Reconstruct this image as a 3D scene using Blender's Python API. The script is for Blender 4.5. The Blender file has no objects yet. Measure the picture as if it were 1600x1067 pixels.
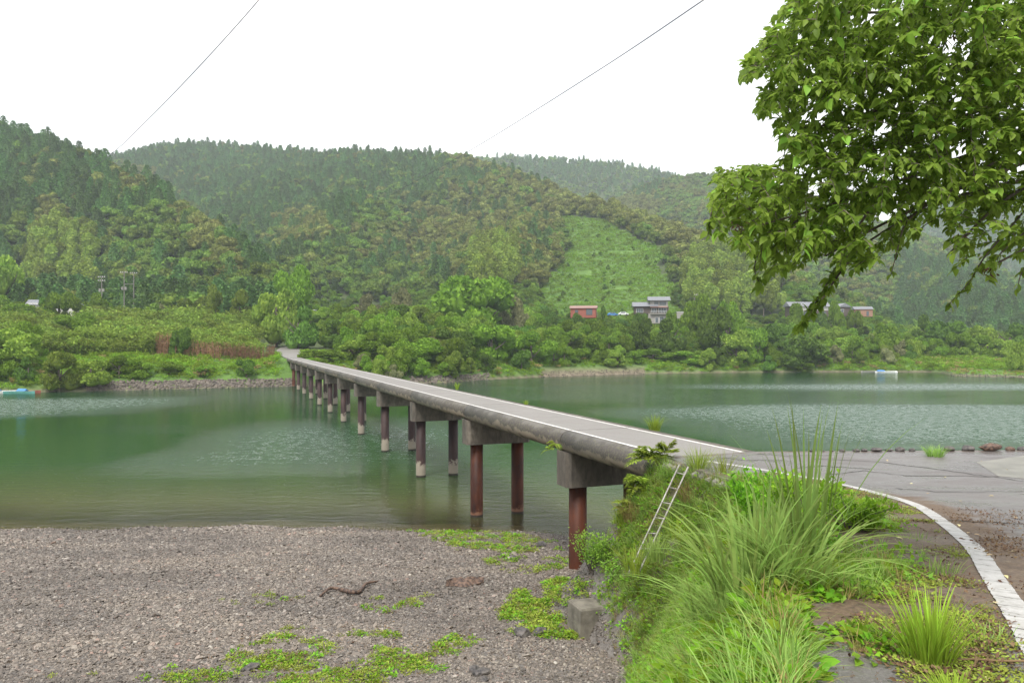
import bpy, math, random
import numpy as np
from mathutils import Vector, Matrix, Euler
R = math.radians
random.seed(7); rng = np.random.default_rng(7)
sc = bpy.context.scene
C = sc.collection
F = 1155.0; HC = 9.1; HOR = 538.0          # focal length in photo pixels, eye height over the river
SKY_LEVEL = 1.0
# ------------------------------------------------------------------ camera, world, sun, exposure
cam = bpy.data.cameras.new('camera'); cam_o = bpy.data.objects.new('camera', cam); C.objects.link(cam_o)
cam_o.location = (0, 0, HC); cam_o.rotation_euler = (R(90), 0, 0)
cam.sensor_width = 36; cam.lens = 36 * F / 1600; cam.shift_y = 4.5 / 1600
cam.clip_start = 0.1; cam.clip_end = 9000
sc.camera = cam_o
sc.view_settings.view_transform = 'Standard'; sc.view_settings.look = 'None'
sc.view_settings.exposure = 1.6; sc.view_settings.gamma = 1; sc.view_settings.use_curve_mapping = False
sc.render.engine = 'CYCLES'
sc.cycles.max_bounces = 8; sc.cycles.transparent_max_bounces = 8
sc.cycles.volume_bounces = 1
SUN_EL, SUN_AZ = 58, 200                    # high, behind the cloud, behind-left of the viewer
w = bpy.data.worlds.new('World'); sc.world = w; w.use_nodes = True
nt = w.node_tree; nt.nodes.clear()
out = nt.nodes.new('ShaderNodeOutputWorld'); bg = nt.nodes.new('ShaderNodeBackground')
sky = nt.nodes.new('ShaderNodeTexSky'); sky.sky_type = 'NISHITA'; sky.sun_disc = False
sky.sun_elevation = R(SUN_EL); sky.sun_rotation = R(SUN_AZ)
sc_n = nt.nodes.new('ShaderNodeVectorMath'); sc_n.operation = 'SCALE'; sc_n.inputs['Scale'].default_value = 0.09
tc = nt.nodes.new('ShaderNodeTexCoord'); mp = nt.nodes.new('ShaderNodeMapping'); mp.inputs['Scale'].default_value = (1, 1, 3.0)
nz = nt.nodes.new('ShaderNodeTexNoise'); nz.inputs['Scale'].default_value = 1.6; nz.inputs['Detail'].default_value = 4
cr = nt.nodes.new('ShaderNodeValToRGB')
cr.color_ramp.elements[0].position = .40; cr.color_ramp.elements[0].color = (.275, .28, .295, 1)
cr.color_ramp.elements[1].position = .62; cr.color_ramp.elements[1].color = (.66, .655, .65, 1)
mx = nt.nodes.new('ShaderNodeMix'); mx.data_type = 'RGBA'; mx.inputs[0].default_value = .93
L = nt.links.new
L(sky.outputs[0], sc_n.inputs[0]); L(tc.outputs['Generated'], mp.inputs[0]); L(mp.outputs[0], nz.inputs['Vector'])
L(nz.outputs[0], cr.inputs[0]); L(sc_n.outputs[0], mx.inputs[6]); L(cr.outputs[0], mx.inputs[7])
L(mx.outputs[2], bg.inputs[0]); bg.inputs[1].default_value = SKY_LEVEL; L(bg.outputs[0], out.inputs[0])
sl = bpy.data.lights.new('sun', 'SUN'); so = bpy.data.objects.new('sun', sl); C.objects.link(so)
sl.energy = 1.5; sl.angle = R(20); sl.color = (1, .97, .92)
so.rotation_euler = (R(90 - SUN_EL), 0, R(-SUN_AZ + 180)); so.location = (0, 0, 60)

# ------------------------------------------------------------------ helpers
def P(px, py, Y): return ((px - 800) / F * Y, Y, HC - (py - HOR) / F * Y)
def PZ(px, py, z):
    Y = F * (HC - z) / (py - HOR); return ((px - 800) / F * Y, Y, z)
ZR0, ZRS, ZRY = 5.9, .1036, 17.0
def zroad(Y): return ZR0 + max(0.0, (ZRY - Y)) * ZRS
def PR(px, py, dz=0):
    s = (py - HOR) / F; Y = (HC - ZR0 - dz) / s
    if Y < ZRY: Y = (HC - ZR0 - dz - ZRS * ZRY) / (s - ZRS)
    return ((px - 800) / F * Y, Y, zroad(Y) + dz)
def tag(o, label=None, cat=None, group=None, kind=None):
    if label: o['label'] = label
    if cat: o['category'] = cat
    if group: o['group'] = group
    if kind: o['kind'] = kind
    return o
def link(o, parent=None):
    C.objects.link(o)
    if parent is not None: o.parent = parent
    return o
def empty(name, loc=(0, 0, 0), rz=0, s=1):
    o = bpy.data.objects.new(name, None); o.location = loc; o.rotation_euler = (0, 0, rz)
    o.scale = (s, s, s) if not hasattr(s, '__len__') else s
    return link(o)
def meshnp(name, v, f, mats=(), mi=None, smooth=False):
    v = np.asarray(v, dtype=np.float32); f = np.asarray(f, dtype=np.int32)
    me = bpy.data.meshes.new(name); n, k = f.shape
    me.vertices.add(len(v)); me.vertices.foreach_set('co', v.ravel())
    me.loops.add(n * k); me.loops.foreach_set('vertex_index', f.ravel())
    me.polygons.add(n); me.polygons.foreach_set('loop_start', np.arange(0, n * k, k, dtype=np.int32))
    me.polygons.foreach_set('loop_total', np.full(n, k, dtype=np.int32))
    if mi is not None: me.polygons.foreach_set('material_index', np.asarray(mi, dtype=np.int32))
    if smooth: me.polygons.foreach_set('use_smooth', np.ones(n, dtype=bool))
    me.update(calc_edges=True); me.validate()
    for m in mats: me.materials.append(m)
    return me
class MB:
    def __init__(s): s.v = []; s.f = []; s.m = []
    def add(s, v, f, m=0):
        b = len(s.v); s.v += [tuple(q) for q in v]; s.f += [tuple(b + i for i in q) for q in f]; s.m += [m] * len(f); return s
    def box(s, x0, x1, y0, y1, z0, z1, m=0, M=None):
        v = [Vector((x, y, z)) for z in (z0, z1) for y in (y0, y1) for x in (x0, x1)]
        if M is not None: v = [M @ q for q in v]
        return s.add(v, [(0, 2, 3, 1), (4, 5, 7, 6), (0, 1, 5, 4), (2, 6, 7, 3), (0, 4, 6, 2), (1, 3, 7, 5)], m)
    def tube(s, pts, r, n=6, m=0, cap=True):
        pts = [Vector(p) for p in pts]; rs = r if hasattr(r, '__len__') else [r] * len(pts); v = []
        for i, p in enumerate(pts):
            d = (pts[min(i + 1, len(pts) - 1)] - pts[max(i - 1, 0)]).normalized()
            a = d.cross(Vector((0, 0, 1)));
            if a.length < .05: a = d.cross(Vector((1, 0, 0)))
            a.normalize(); b = d.cross(a)
            for k in range(n):
                t = 2 * math.pi * k / n; v.append(p + a * math.cos(t) * rs[i] + b * math.sin(t) * rs[i])
        f = [(i * n + k, i * n + (k + 1) % n, (i + 1) * n + (k + 1) % n, (i + 1) * n + k) for i in range(len(pts) - 1) for k in range(n)]
        if cap: f += [tuple(range(n))[::-1], tuple((len(pts) - 1) * n + k for k in range(n))]
        return s.add(v, f, m)
    def mesh(s, name, mats, smooth=False):
        me = bpy.data.meshes.new(name); me.from_pydata(s.v, [], s.f); me.update()
        for m in (mats if isinstance(mats, (list, tuple)) else [mats]): me.materials.append(m)
        me.polygons.foreach_set('material_index', s.m)
        if smooth: me.polygons.foreach_set('use_smooth', [True] * len(s.f))
        return me
    def build(s, name, mats, parent=None, smooth=False, loc=None):
        o = bpy.data.objects.new(name, s.mesh(name, mats, smooth))
        if loc is not None: o.location = loc
        return link(o, parent)
def put(name, me, parent=None, loc=(0, 0, 0), rz=0, s=1, rot=None):
    o = bpy.data.objects.new(name, me); o.location = loc; o.rotation_euler = rot or (0, 0, rz)
    o.scale = s if hasattr(s, '__len__') else (s, s, s)
    return link(o, parent)
# value noise (numpy)
_perm = rng.random((256, 256))
def vnoise(x, y):
    x = np.asarray(x, dtype=float); y = np.asarray(y, dtype=float)
    xi = np.floor(x).astype(int); yi = np.floor(y).astype(int); fx = x - xi; fy = y - yi
    fx = fx * fx * (3 - 2 * fx); fy = fy * fy * (3 - 2 * fy)
    g = lambda a, b: _perm[a % 256, b % 256]
    return (g(xi, yi) * (1 - fx) + g(xi + 1, yi) * fx) * (1 - fy) + (g(xi, yi + 1) * (1 - fx) + g(xi + 1, yi + 1) * fx) * fy
def fbm(x, y, o=4):
    r = 0; a = .5
    for k in range(o): r = r + a * vnoise(x * 2 ** k + 17 * k, y * 2 ** k + 31 * k); a *= .5
    return r
def inpoly(px, py, poly):
    px = np.asarray(px, float); py = np.asarray(py, float); r = np.zeros(px.shape, bool); n = len(poly)
    for i in range(n):
        x0, y0 = poly[i]; x1, y1 = poly[(i + 1) % n]
        if y0 == y1: continue
        c = ((y0 > py) != (y1 > py)) & (px < (x1 - x0) * (py - y0) / (y1 - y0) + x0); r ^= c
    return r

# ------------------------------------------------------------------ materials
def mat(name):
    m = bpy.data.materials.new(name); m.use_nodes = True
    return m, m.node_tree, m.node_tree.nodes['Principled BSDF']
def nn(t, kind, **kw):
    n = t.nodes.new(kind)
    for k, v in kw.items():
        if k.startswith('i_'): n.inputs[k[2:].replace('_', ' ')].default_value = v
        else: setattr(n, k, v)
    return n
def ramp(t, src, stops):
    r = t.nodes.new('ShaderNodeValToRGB'); e = r.color_ramp.elements
    while len(e) < len(stops): e.new(.5)
    for i, (p, c) in enumerate(stops): e[i].position = p; e[i].color = (*c, 1) if len(c) == 3 else c
    t.links.new(src, r.inputs[0]); return r.outputs[0]
def noise(t, scale, detail=5, rough=.55, coord='Object', stretch=None):
    tcn = t.nodes.new('ShaderNodeTexCoord') if coord != 'World' else t.nodes.new('ShaderNodeNewGeometry')
    o = tcn.outputs[coord] if coord != 'World' else tcn.outputs['Position']
    if stretch:
        mp_ = t.nodes.new('ShaderNodeMapping'); mp_.inputs['Scale'].default_value = stretch; t.links.new(o, mp_.inputs[0]); o = mp_.outputs[0]
    n = nn(t, 'ShaderNodeTexNoise'); n.inputs['Scale'].default_value = scale; n.inputs['Detail'].default_value = detail
    n.inputs['Roughness'].default_value = rough; t.links.new(o, n.inputs['Vector']); return n.outputs[0]
def mixc(t, fac, a, b, mode='MIX'):
    m = nn(t, 'ShaderNodeMix', data_type='RGBA', blend_type=mode)
    for i, q in ((0, fac), (6, a), (7, b)):
        if hasattr(q, 'is_output') or isinstance(q, bpy.types.NodeSocket): t.links.new(q, m.inputs[i])
        else: m.inputs[i].default_value = q if i == 0 else (*q, 1)
    return m.outputs[2]
def math_(t, op, a, b=None, clamp=False):
    m = nn(t, 'ShaderNodeMath', operation=op, use_clamp=clamp)
    for i, q in ((0, a), (1, b)):
        if q is None: continue
        if isinstance(q, bpy.types.NodeSocket): t.links.new(q, m.inputs[i])
        else: m.inputs[i].default_value = q
    return m.outputs[0]
def bump(t, bs, h, strength=.3, dist=.02):
    b = nn(t, 'ShaderNodeBump'); b.inputs['Strength'].default_value = strength; b.inputs['Distance'].default_value = dist
    t.links.new(h, b.inputs['Height']); t.links.new(b.outputs[0], bs.inputs['Normal'])
def simple(name, c0, c1, scale=3, rough=.8, bs=.3, bd=.02, coord='Object', lo=.35, hi=.65):
    m, t, p = mat(name); n = noise(t, scale, coord=coord)
    t.links.new(ramp(t, n, [(lo, c0), (hi, c1)]), p.inputs['Base Color']); p.inputs['Roughness'].default_value = rough
    if bs: bump(t, p, noise(t, scale * 4, coord=coord), bs, bd)
    return m
def leafmat(name, dark, light, ns=2.0, trans=.35, hue=.03, rough=.6, coord='Object', spec=.08):
    """foliage: per-leaf and per-plant variation, light passing through the blades"""
    m, t, p = mat(name)
    g = nn(t, 'ShaderNodeNewGeometry'); oi = nn(t, 'ShaderNodeObjectInfo')
    n = noise(t, ns, 3, coord=coord)
    f = math_(t, 'ADD', math_(t, 'MULTIPLY', g.outputs['Random Per Island'], .5), math_(t, 'MULTIPLY', n, .7))
    f = math_(t, 'SUBTRACT', f, .1)
    c = ramp(t, f, [(.1, dark), (.8, light)])
    hs = nn(t, 'ShaderNodeHueSaturation')
    t.links.new(math_(t, 'ADD', math_(t, 'MULTIPLY', oi.outputs['Random'], hue), .5 - hue / 2), hs.inputs['Hue'])
    t.links.new(math_(t, 'ADD', math_(t, 'MULTIPLY', oi.outputs['Random'], .62), .72), hs.inputs['Value'])
    t.links.new(c, hs.inputs['Color']); c = hs.outputs[0]
    t.links.new(c, p.inputs['Base Color']); p.inputs['Roughness'].default_value = rough
    p.inputs['Specular IOR Level'].default_value = spec
    tr = nn(t, 'ShaderNodeBsdfTranslucent'); t.links.new(c, tr.inputs[0])
    ms = nn(t, 'ShaderNodeMixShader'); ms.inputs[0].default_value = trans
    o = t.nodes['Material Output']; t.links.new(p.outputs[0], ms.inputs[1]); t.links.new(tr.outputs[0], ms.inputs[2]); t.links.new(ms.outputs[0], o.inputs[0])
    return m
M = {}
M['cedar'] = leafmat('cedar', (.036, .092, .028), (.175, .300, .078), 1.5, .25)
M['broad'] = leafmat('broad', (.050, .112, .018), (.25, .350, .060), 1.5, .3, .035)
M['olive'] = leafmat('olive', (.075, .100, .024), (.29, .31, .080), 1.5, .3, .03)
M['bamboo'] = leafmat('bamboo', (.085, .145, .020), (.34, .43, .075), 1.5, .35, .02)
M['bush'] = leafmat('bush', (.055, .120, .010), (.235, .365, .040), 1.2, .35, .022)
M['bushdark'] = leafmat('bushdark', (.042, .090, .014), (.165, .285, .045), 1.2, .3, .03)
M['willow'] = leafmat('willow', (.085, .165, .020), (.33, .44, .070), 1.2, .35, .02)
M['thicket'] = leafmat('thicket', (.070, .125, .015), (.28, .37, .060), .8, .35, .03)
M['pale'] = leafmat('pale', (.10, .13, .05), (.33, .33, .16), 1.5, .3, .02)
M['grass'] = leafmat('grass', (.085, .17, .010), (.31, .47, .045), 1.0, .4, .03)
M['drygrass'] = leafmat('drygrass', (.20, .15, .05), (.42, .34, .14), 1.0, .35, .03)
M['stalk'] = leafmat('stalk', (.17, .085, .045), (.40, .24, .14), 1.0, .2, .02)
M['nearleaf'] = leafmat('nearleaf', (.085, .205, .018), (.37, .58, .09), 1.2, .58, .03, .45, 'World', .2)
M['vine'] = leafmat('vine', (.065, .17, .008), (.30, .50, .035), 2.5, .45, .05, .5, 'World', .15)
M['blade'] = leafmat('blade', (.11, .215, .025), (.36, .49, .13), 1.2, .45, .03, .5, 'World', .15)
M['fern'] = leafmat('fern', (.13, .20, .02), (.33, .42, .06), 2, .4, .03, .5, 'World')
M['moss'] = leafmat('moss', (.13, .17, .022), (.35, .41, .07), 2, .3, .03, .7, 'World')
M['brightblade'] = leafmat('brightblade', (.17, .30, .02), (.42, .60, .07), 1.2, .45, .02, .5, 'World', .15)
M['fallen'] = leafmat('fallen', (.30, .22, .10), (.65, .55, .32), 2, .1, .05, .6, 'World')
M['brownleaf'] = leafmat('brownleaf', (.07, .042, .024), (.19, .12, .07), 2, .1, .04, .6, 'World')
M['bark'] = simple('bark', (.05, .04, .03), (.16, .13, .10), 6, .9, .5)
M['wood'] = simple('wood', (.03, .018, .015), (.17, .105, .07), 8, .7, .5)
M['core'] = simple('core', (.018, .030, .012), (.03, .05, .02), 2, 1, 0)

# concrete of the bridge: pale with black weathering and lichen on its rounded flank
m, t, p = mat('concrete'); n1 = noise(t, .9, 8, .65, 'World'); n2 = noise(t, 5, 6, .7, 'World', (1, 1, .35))
c = ramp(t, n1, [(.3, (.065, .055, .044)), (.55, (.135, .115, .090)), (.75, (.22, .195, .155))])
c = mixc(t, ramp(t, n2, [(.42, (0, 0, 0)), (.7, (1, 1, 1))]), c, (.042, .036, .030)); t.links.new(c, p.inputs['Base Color'])
p.inputs['Roughness'].default_value = .8; bump(t, p, noise(t, 22, 6, .6, 'World'), .4, .02); M['concrete'] = m
m, t, p = mat('flank'); g = nn(t, 'ShaderNodeNewGeometry'); sx = nn(t, 'ShaderNodeSeparateXYZ'); t.links.new(g.outputs['Position'], sx.inputs[0])
n1 = noise(t, 1.1, 8, .7, 'World'); n2 = noise(t, 14, 6, .75, 'World')
hgt = math_(t, 'ADD', math_(t, 'MULTIPLY', math_(t, 'SUBTRACT', sx.outputs[2], 5.05), 1.15), math_(t, 'MULTIPLY', math_(t, 'SUBTRACT', n1, .5), 1.3))
c = ramp(t, hgt, [(.10, (.06, .048, .038)), (.26, (.19, .155, .115)), (.42, (.165, .14, .105)), (.52, (.050, .043, .038)), (.85, (.075, .066, .060)), (1.1, (.13, .12, .11))])
c = mixc(t, ramp(t, n2, [(.5, (0, 0, 0)), (.68, (.8, .8, .8))]), c, (.17, .165, .085)); t.links.new(c, p.inputs['Base Color'])
p.inputs['Roughness'].default_value = .75; bump(t, p, n2, .5, .02); M['flank'] = m
def asphalt(name, c0, c1, c2, r0=.17, r1=.55):
    m, t, p = mat(name); n1 = noise(t, .35, 6, .6, 'World'); n2 = noise(t, 60, 3, .7, 'World'); n3 = noise(t, 2.2, 6, .6, 'World')
    c = ramp(t, n1, [(.3, c0), (.7, c1)]); c = mixc(t, ramp(t, n2, [(.48, (0, 0, 0)), (.66, (.75, .75, .75))]), c, c2)
    at = nn(t, 'ShaderNodeAttribute', attribute_name='dirt')
    d = math_(t, 'MULTIPLY', math_(t, 'ADD', at.outputs['Fac'], math_(t, 'MULTIPLY', math_(t, 'SUBTRACT', n3, .5), 1.5)), at.outputs['Fac'], True)
    d = ramp(t, d, [(.12, (0, 0, 0)), (.45, (1, 1, 1))])
    dirt = ramp(t, noise(t, 18, 5, .7, 'World'), [(.35, (.055, .035, .022)), (.6, (.15, .10, .06)), (.75, (.20, .17, .09))])
    c = mixc(t, d, c, dirt); t.links.new(c, p.inputs['Base Color'])
    r = ramp(t, noise(t, .5, 5, .6, 'World', (1, 1.6, 1)), [(.38, (r0,) * 3), (.62, (r1,) * 3)])
    t.links.new(math_(t, 'ADD', r, math_(t, 'MULTIPLY', d, .4), True), p.inputs['Roughness'])
    bump(t, p, n2, .55, .012); return m
M['asphalt'] = asphalt('asphalt', (.085, .075, .070), (.135, .121, .113), (.21, .19, .178))
M['deck'] = asphalt('deck', (.185, .168, .153), (.215, .196, .180), (.255, .236, .218), .42, .55)
for pn, pc in (('paint', .46), ('deckpaint', .74)):
  m, t, p = mat(pn); n1 = noise(t, 9, 8, .7, 'World'); n2 = noise(t, 2.0, 5, .6, 'World')
  c = ramp(t, n1, [(.34, (pc * .35, pc * .32, pc * .28)), (.43, (pc * .8, pc * .77, pc * .72)), (.6, (pc, pc * .97, pc * .93))])
  c = mixc(t, ramp(t, n2, [(.5, (0, 0, 0)), (.75, (.3, .3, .3))]), c, (.30, .27, .23)); t.links.new(c, p.inputs['Base Color'])
  p.inputs['Roughness'].default_value = .5; bump(t, p, n1, .4, .006); M[pn] = m
M['crack'] = simple('crack', (.02, .02, .018), (.05, .045, .035), 5, .9, 0)
M['apron'] = simple('apron', (.12, .11, .085), (.20, .185, .15), 1.5, .35, .3, coord='World')
def rust(name, a, b, foot):
    m, t, p = mat(name); g = nn(t, 'ShaderNodeNewGeometry'); sx = nn(t, 'ShaderNodeSeparateXYZ'); t.links.new(g.outputs['Position'], sx.inputs[0])
    n1 = noise(t, 1.3, 8, .65, 'World', (1, 1, .4)); c = ramp(t, n1, [(.3, a), (.68, b)])
    n2 = noise(t, 2.2, 7, .75, 'World')
    f = math_(t, 'ADD', sx.outputs[2], math_(t, 'MULTIPLY', math_(t, 'SUBTRACT', n2, .5), foot[3]))
    k = ramp(t, math_(t, 'MULTIPLY', f, .5), [(foot[4] * .5 - .03, (1, 1, 1)), (foot[4] * .5 + .04, (0, 0, 0))])
    c = mixc(t, k, c, foot[:3]); p.inputs['Specular IOR Level'].default_value = .2; k2 = ramp(t, sx.outputs[2], [(.10, (1, 1, 1)), (.16, (0, 0, 0))]); c = mixc(t, k2, c, (.03, .025, .02))
    t.links.new(c, p.inputs['Base Color']); p.inputs['Roughness'].default_value = .55; bump(t, p, n2, .5, .02); return m
M['steel'] = rust('steel', (.018, .012, .013), (.060, .034, .030), (.235, .205, .16, 2.6, .95))
M['rust'] = rust('rust', (.018, .008, .007), (.100, .028, .011), (.16, .08, .05, 1.4, .35))
M['alu'] = simple('alu', (.20, .185, .165), (.38, .36, .33), 12, .35, 0)
M['stone'] = simple('stone', (.085, .075, .066), (.30, .275, .245), 2.5, .7, .6, .03, 'World')
M['riprap'] = simple('riprap', (.045, .038, .032), (.21, .175, .14), 1.2, .8, .6, .03, 'World', .3, .7)
M['oldconcrete'] = simple('oldconcrete', (.085, .075, .06), (.19, .17, .135), 3, .85, .5, .02, 'World')
M['rock'] = simple('rock', (.025, .023, .023), (.13, .112, .10), 3, .55, .6, .03)
# pebbles: each its own tone
m, t, p = mat('pebble'); oi = nn(t, 'ShaderNodeObjectInfo')
c = ramp(t, oi.outputs['Random'], [(0, (.040, .031, .025)), (.25, (.095, .077, .062)), (.55, (.150, .124, .102)), (.8, (.215, .182, .152)), (.93, (.29, .262, .225)), (.965, (.22, .13, .10)), (1, (.40, .38, .34))])
c = mixc(t, ramp(t, noise(t, 5, 4), [(.4, (0, 0, 0)), (.7, (.5, .5, .5))]), c, (.12, .11, .10)); t.links.new(c, p.inputs['Base Color']); 
c = mixc(t, 1.0, c, ramp(t, noise(t, .22, 5, .6, 'World', (.6, 1.6, 1)), [(.35, (.62, .60, .57)), (.5, (.95, .93, .90)), (.68, (1.2, 1.16, 1.08))]), 'MULTIPLY'); t.links.new(c, p.inputs['Base Color'])
p.inputs['Roughness'].default_value = .5; M['pebble'] = m
# near ground
m, t, p = mat('gravel_ground'); n1 = noise(t, 9, 6, .7, 'World'); n2 = noise(t, .5, 5, .6, 'World')
c = ramp(t, n1, [(.3, (.06, .052, .045)), (.7, (.20, .18, .16))]); c = mixc(t, ramp(t, n2, [(.5, (0, 0, 0)), (.7, (.6, .6, .6))]), c, (.13, .10, .075))
at = nn(t, 'ShaderNodeAttribute', attribute_name='soil'); c = mixc(t, at.outputs['Fac'], c, ramp(t, noise(t, 3, 6, .6, 'World'), [(.35, (.05, .042, .025)), (.7, (.13, .11, .06))]))
t.links.new(c, p.inputs['Base Color']); p.inputs['Roughness'].default_value = .85; bump(t, p, n1, .6, .05); M['ground'] = m
# far land
m, t, p = mat('far_land'); n1 = noise(t, .06, 8, .7, 'World'); n2 = noise(t, .5, 6, .7, 'World')
c = ramp(t, n2, [(.3, (.035, .055, .018)), (.7, (.09, .12, .035))])
at = nn(t, 'ShaderNodeAttribute', attribute_name='clear')
gr = ramp(t, noise(t, .22, 8, .75, 'World', (1, 1, 1.6)), [(.3, (.06, .12, .02)), (.5, (.10, .19, .03)), (.7, (.14, .24, .045)), (.85, (.18, .19, .07))])
c = mixc(t, ramp(t, at.outputs['Fac'], [(.35, (0, 0, 0)), (.65, (1, 1, 1))]), c, gr)
at2 = nn(t, 'ShaderNodeAttribute', attribute_name='shore')
c = mixc(t, at2.outputs['Fac'], c, ramp(t, n2, [(.35, (.10, .075, .05)), (.7, (.26, .21, .15))]))
t.links.new(c, p.inputs['Base Color']); p.inputs['Roughness'].default_value = .95; bump(t, p, n2, .8, 1.0); M['land'] = m
# river water
m, t, p = mat('river_water'); g = nn(t, 'ShaderNodeNewGeometry'); sx = nn(t, 'ShaderNodeSeparateXYZ'); t.links.new(g.outputs['Position'], sx.inputs[0])
t.nodes.remove(p); o = t.nodes['Material Output']
big = noise(t, .05, 3, .55, 'World', (.35, 1.0, 1)); wide = noise(t, .018, 3, .5, 'World', (.30, 1.3, 1))
# distance out from the pebble beach = depth; 'depth' is a vertex attribute
at = nn(t, 'ShaderNodeAttribute', attribute_name='depth')
body = ramp(t, math_(t, 'ADD', at.outputs['Fac'], math_(t, 'MULTIPLY', math_(t, 'SUBTRACT', big, .5), .25)), [(.0, (.115, .104, .048)), (.20, (.060, .076, .030)), (.5, (.022, .064, .022)), (1, (.013, .058, .020))])
wa = nn(t, 'ShaderNodeAttribute', attribute_name='wind')
wind = math_(t, 'ADD', wa.outputs['Fac'], math_(t, 'MULTIPLY', math_(t, 'SUBTRACT', big, .5), .35), True)
rp = noise(t, 1.0, 5, .62, 'World', (.55, 1.7, 1)); rp2 = noise(t, 6, 2, .5, 'World', (.8, 1.2, 1))
vo = nn(t, 'ShaderNodeTexVoronoi'); vo.inputs['Scale'].default_value = 1.5; t.links.new(g.outputs['Position'], vo.inputs['Vector'])
drop = ramp(t, vo.outputs['Distance'], [(.0, (1,) * 3), (.07, (.5,) * 3), (.10, (0,) * 3)])
h = math_(t, 'ADD', math_(t, 'MULTIPLY', rp, 1.0), math_(t, 'MULTIPLY', rp2, .12))
h = math_(t, 'ADD', math_(t, 'MULTIPLY', h, math_(t, 'ADD', math_(t, 'MULTIPLY', wind, .9), .065)), math_(t, 'MULTIPLY', drop, .30))
b = nn(t, 'ShaderNodeBump'); b.inputs['Strength'].default_value = 1; b.inputs['Distance'].default_value = .42; t.links.new(h, b.inputs['Height'])
df = nn(t, 'ShaderNodeBsdfDiffuse'); t.links.new(body, df.inputs[0])
tr = nn(t, 'ShaderNodeBsdfTransparent'); tr.inputs[0].default_value = (.80, .76, .55, 1)
mt = nn(t, 'ShaderNodeMixShader'); t.links.new(ramp(t, at.outputs['Fac'], [(.0, (.05,) * 3), (.16, (.9,) * 3), (.25, (1,) * 3)]), mt.inputs[0])
t.links.new(tr.outputs[0], mt.inputs[1]); t.links.new(df.outputs[0], mt.inputs[2])
gl = nn(t, 'ShaderNodeBsdfGlossy'); fine = ramp(t, noise(t, 1.3, 3, .6, 'World', (1.0, .75, 1)), [(.42, (.28,) * 3), (.62, (1,) * 3)])
fine2 = ramp(t, noise(t, 5.5, 2, .5, 'World', (1.0, .5, 1)), [(.46, (.35,) * 3), (.60, (1,) * 3)])
rgh = math_(t, 'MULTIPLY', wind, math_(t, 'MULTIPLY', fine, fine2)); rgh = math_(t, 'ADD', math_(t, 'MULTIPLY', rgh, .75), math_(t, 'MULTIPLY', drop, .55))
t.links.new(math_(t, 'ADD', math_(t, 'ADD', rgh, math_(t, 'MULTIPLY', wind, .10)), .02), gl.inputs['Roughness']); t.links.new(b.outputs[0], gl.inputs['Normal'])
fr = nn(t, 'ShaderNodeFresnel'); fr.inputs['IOR'].default_value = 1.33; t.links.new(b.outputs[0], fr.inputs['Normal'])
ms = nn(t, 'ShaderNodeMixShader'); t.links.new(fr.outputs[0], ms.inputs[0]); t.links.new(mt.outputs[0], ms.inputs[1]); t.links.new(gl.outputs[0], ms.inputs[2])
t.links.new(ms.outputs[0], o.inputs[0]); M['water'] = m
def flat(name, c, rough=.7):
    m, t, p = mat(name); n = noise(t, 3, 5); t.links.new(ramp(t, n, [(.3, tuple(q * .8 for q in c)), (.7, tuple(min(1, q * 1.12) for q in c))]), p.inputs['Base Color'])
    p.inputs['Roughness'].default_value = rough; return m
M['tile'] = flat('roof_tile', (.20, .205, .22), .5); M['plaster'] = flat('plaster', (.68, .66, .60)); M['dwood'] = flat('dark_wood', (.10, .075, .06))
M['redwall'] = flat('red_wall', (.30, .085, .055)); M['redroof'] = flat('red_roof', (.30, .17, .14), .5); M['cwall'] = flat('concrete_wall', (.33, .31, .28))
M['glass'] = flat('window_glass', (.10, .12, .13), .15); M['white'] = flat('white_paint', (.75, .75, .73), .4); M['blue'] = flat('blue_paint', (.06, .22, .50), .4)
M['red'] = flat('red_paint', (.45, .07, .05), .4); M['teal'] = flat('teal_paint', (.10, .30, .26), .4); M['orange'] = flat('orange_wall', (.32, .17, .11))
M['pole'] = flat('pole_concrete', (.22, .20, .18)); M['cable'] = flat('cable_black', (.06, .06, .065), .5)

# ------------------------------------------------------------------ bridge frame
AX = Vector((-.352, .936, 0)).normalized(); AN = Vector((AX.y, -AX.x, 0))
def B(t_, s, z): q = AX * t_ + AN * s; return (q.x, q.y, z)
T0, T1 = 18.1, 178.0; S0, S1 = 11.30, 14.95; SL, SR = 11.74, 14.14; SC0, SC1 = 12.03, 14.34
BENTS = [25.0, 37.3, 49.8, 62.6, 75.3, 88.1, 101, 114, 127, 140, 153, 165.6]
ZD = 5.9

# ------------------------------------------------------------------ terrain functions
EY = [-8, 0, 2, 3, 4, 5, 6, 8, 10, 12, 14, 16.6, 18.8, 20, 21.3, 22.5]
EX = [-3, -1.5, .2, .95, 1.42, 1.78, 2.1, 3.0, 3.9, 4.6, 5.1, 5.45, 4.85, 4.45, 4.15, 4.0]
def edgeX(Y): return np.interp(Y, EY, EX)
def yback(X): return np.interp(X, [3, 4.2, 7.3, 15.5, 60], [20.7, 20.95, 22.1, 22.45, 24])
def waterY(X): return np.interp(X, [-90, -40, -18, -6, 0, 3, 5, 7, 9], [37.5, 37.0, 36.6, 36.6, 36.0, 34.6, 33, 31, 29]) + .35 * np.sin(X * .35) + .2 * np.sin(X * 1.3)
def gravel(X, Y):
    d = waterY(X) - Y
    z = np.interp(d, [-40, -12, -4, 0, 2, 9, 16, 21, 26, 31, 36, 60], [-4, -2.6, -.65, 0, .22, .85, 1.5, 2.15, 3.1, 4.3, 5.3, 6])
    return z + (fbm(X * .35, Y * .35) - .47) * .30 * np.clip(d / 6, 0, 1)
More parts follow.
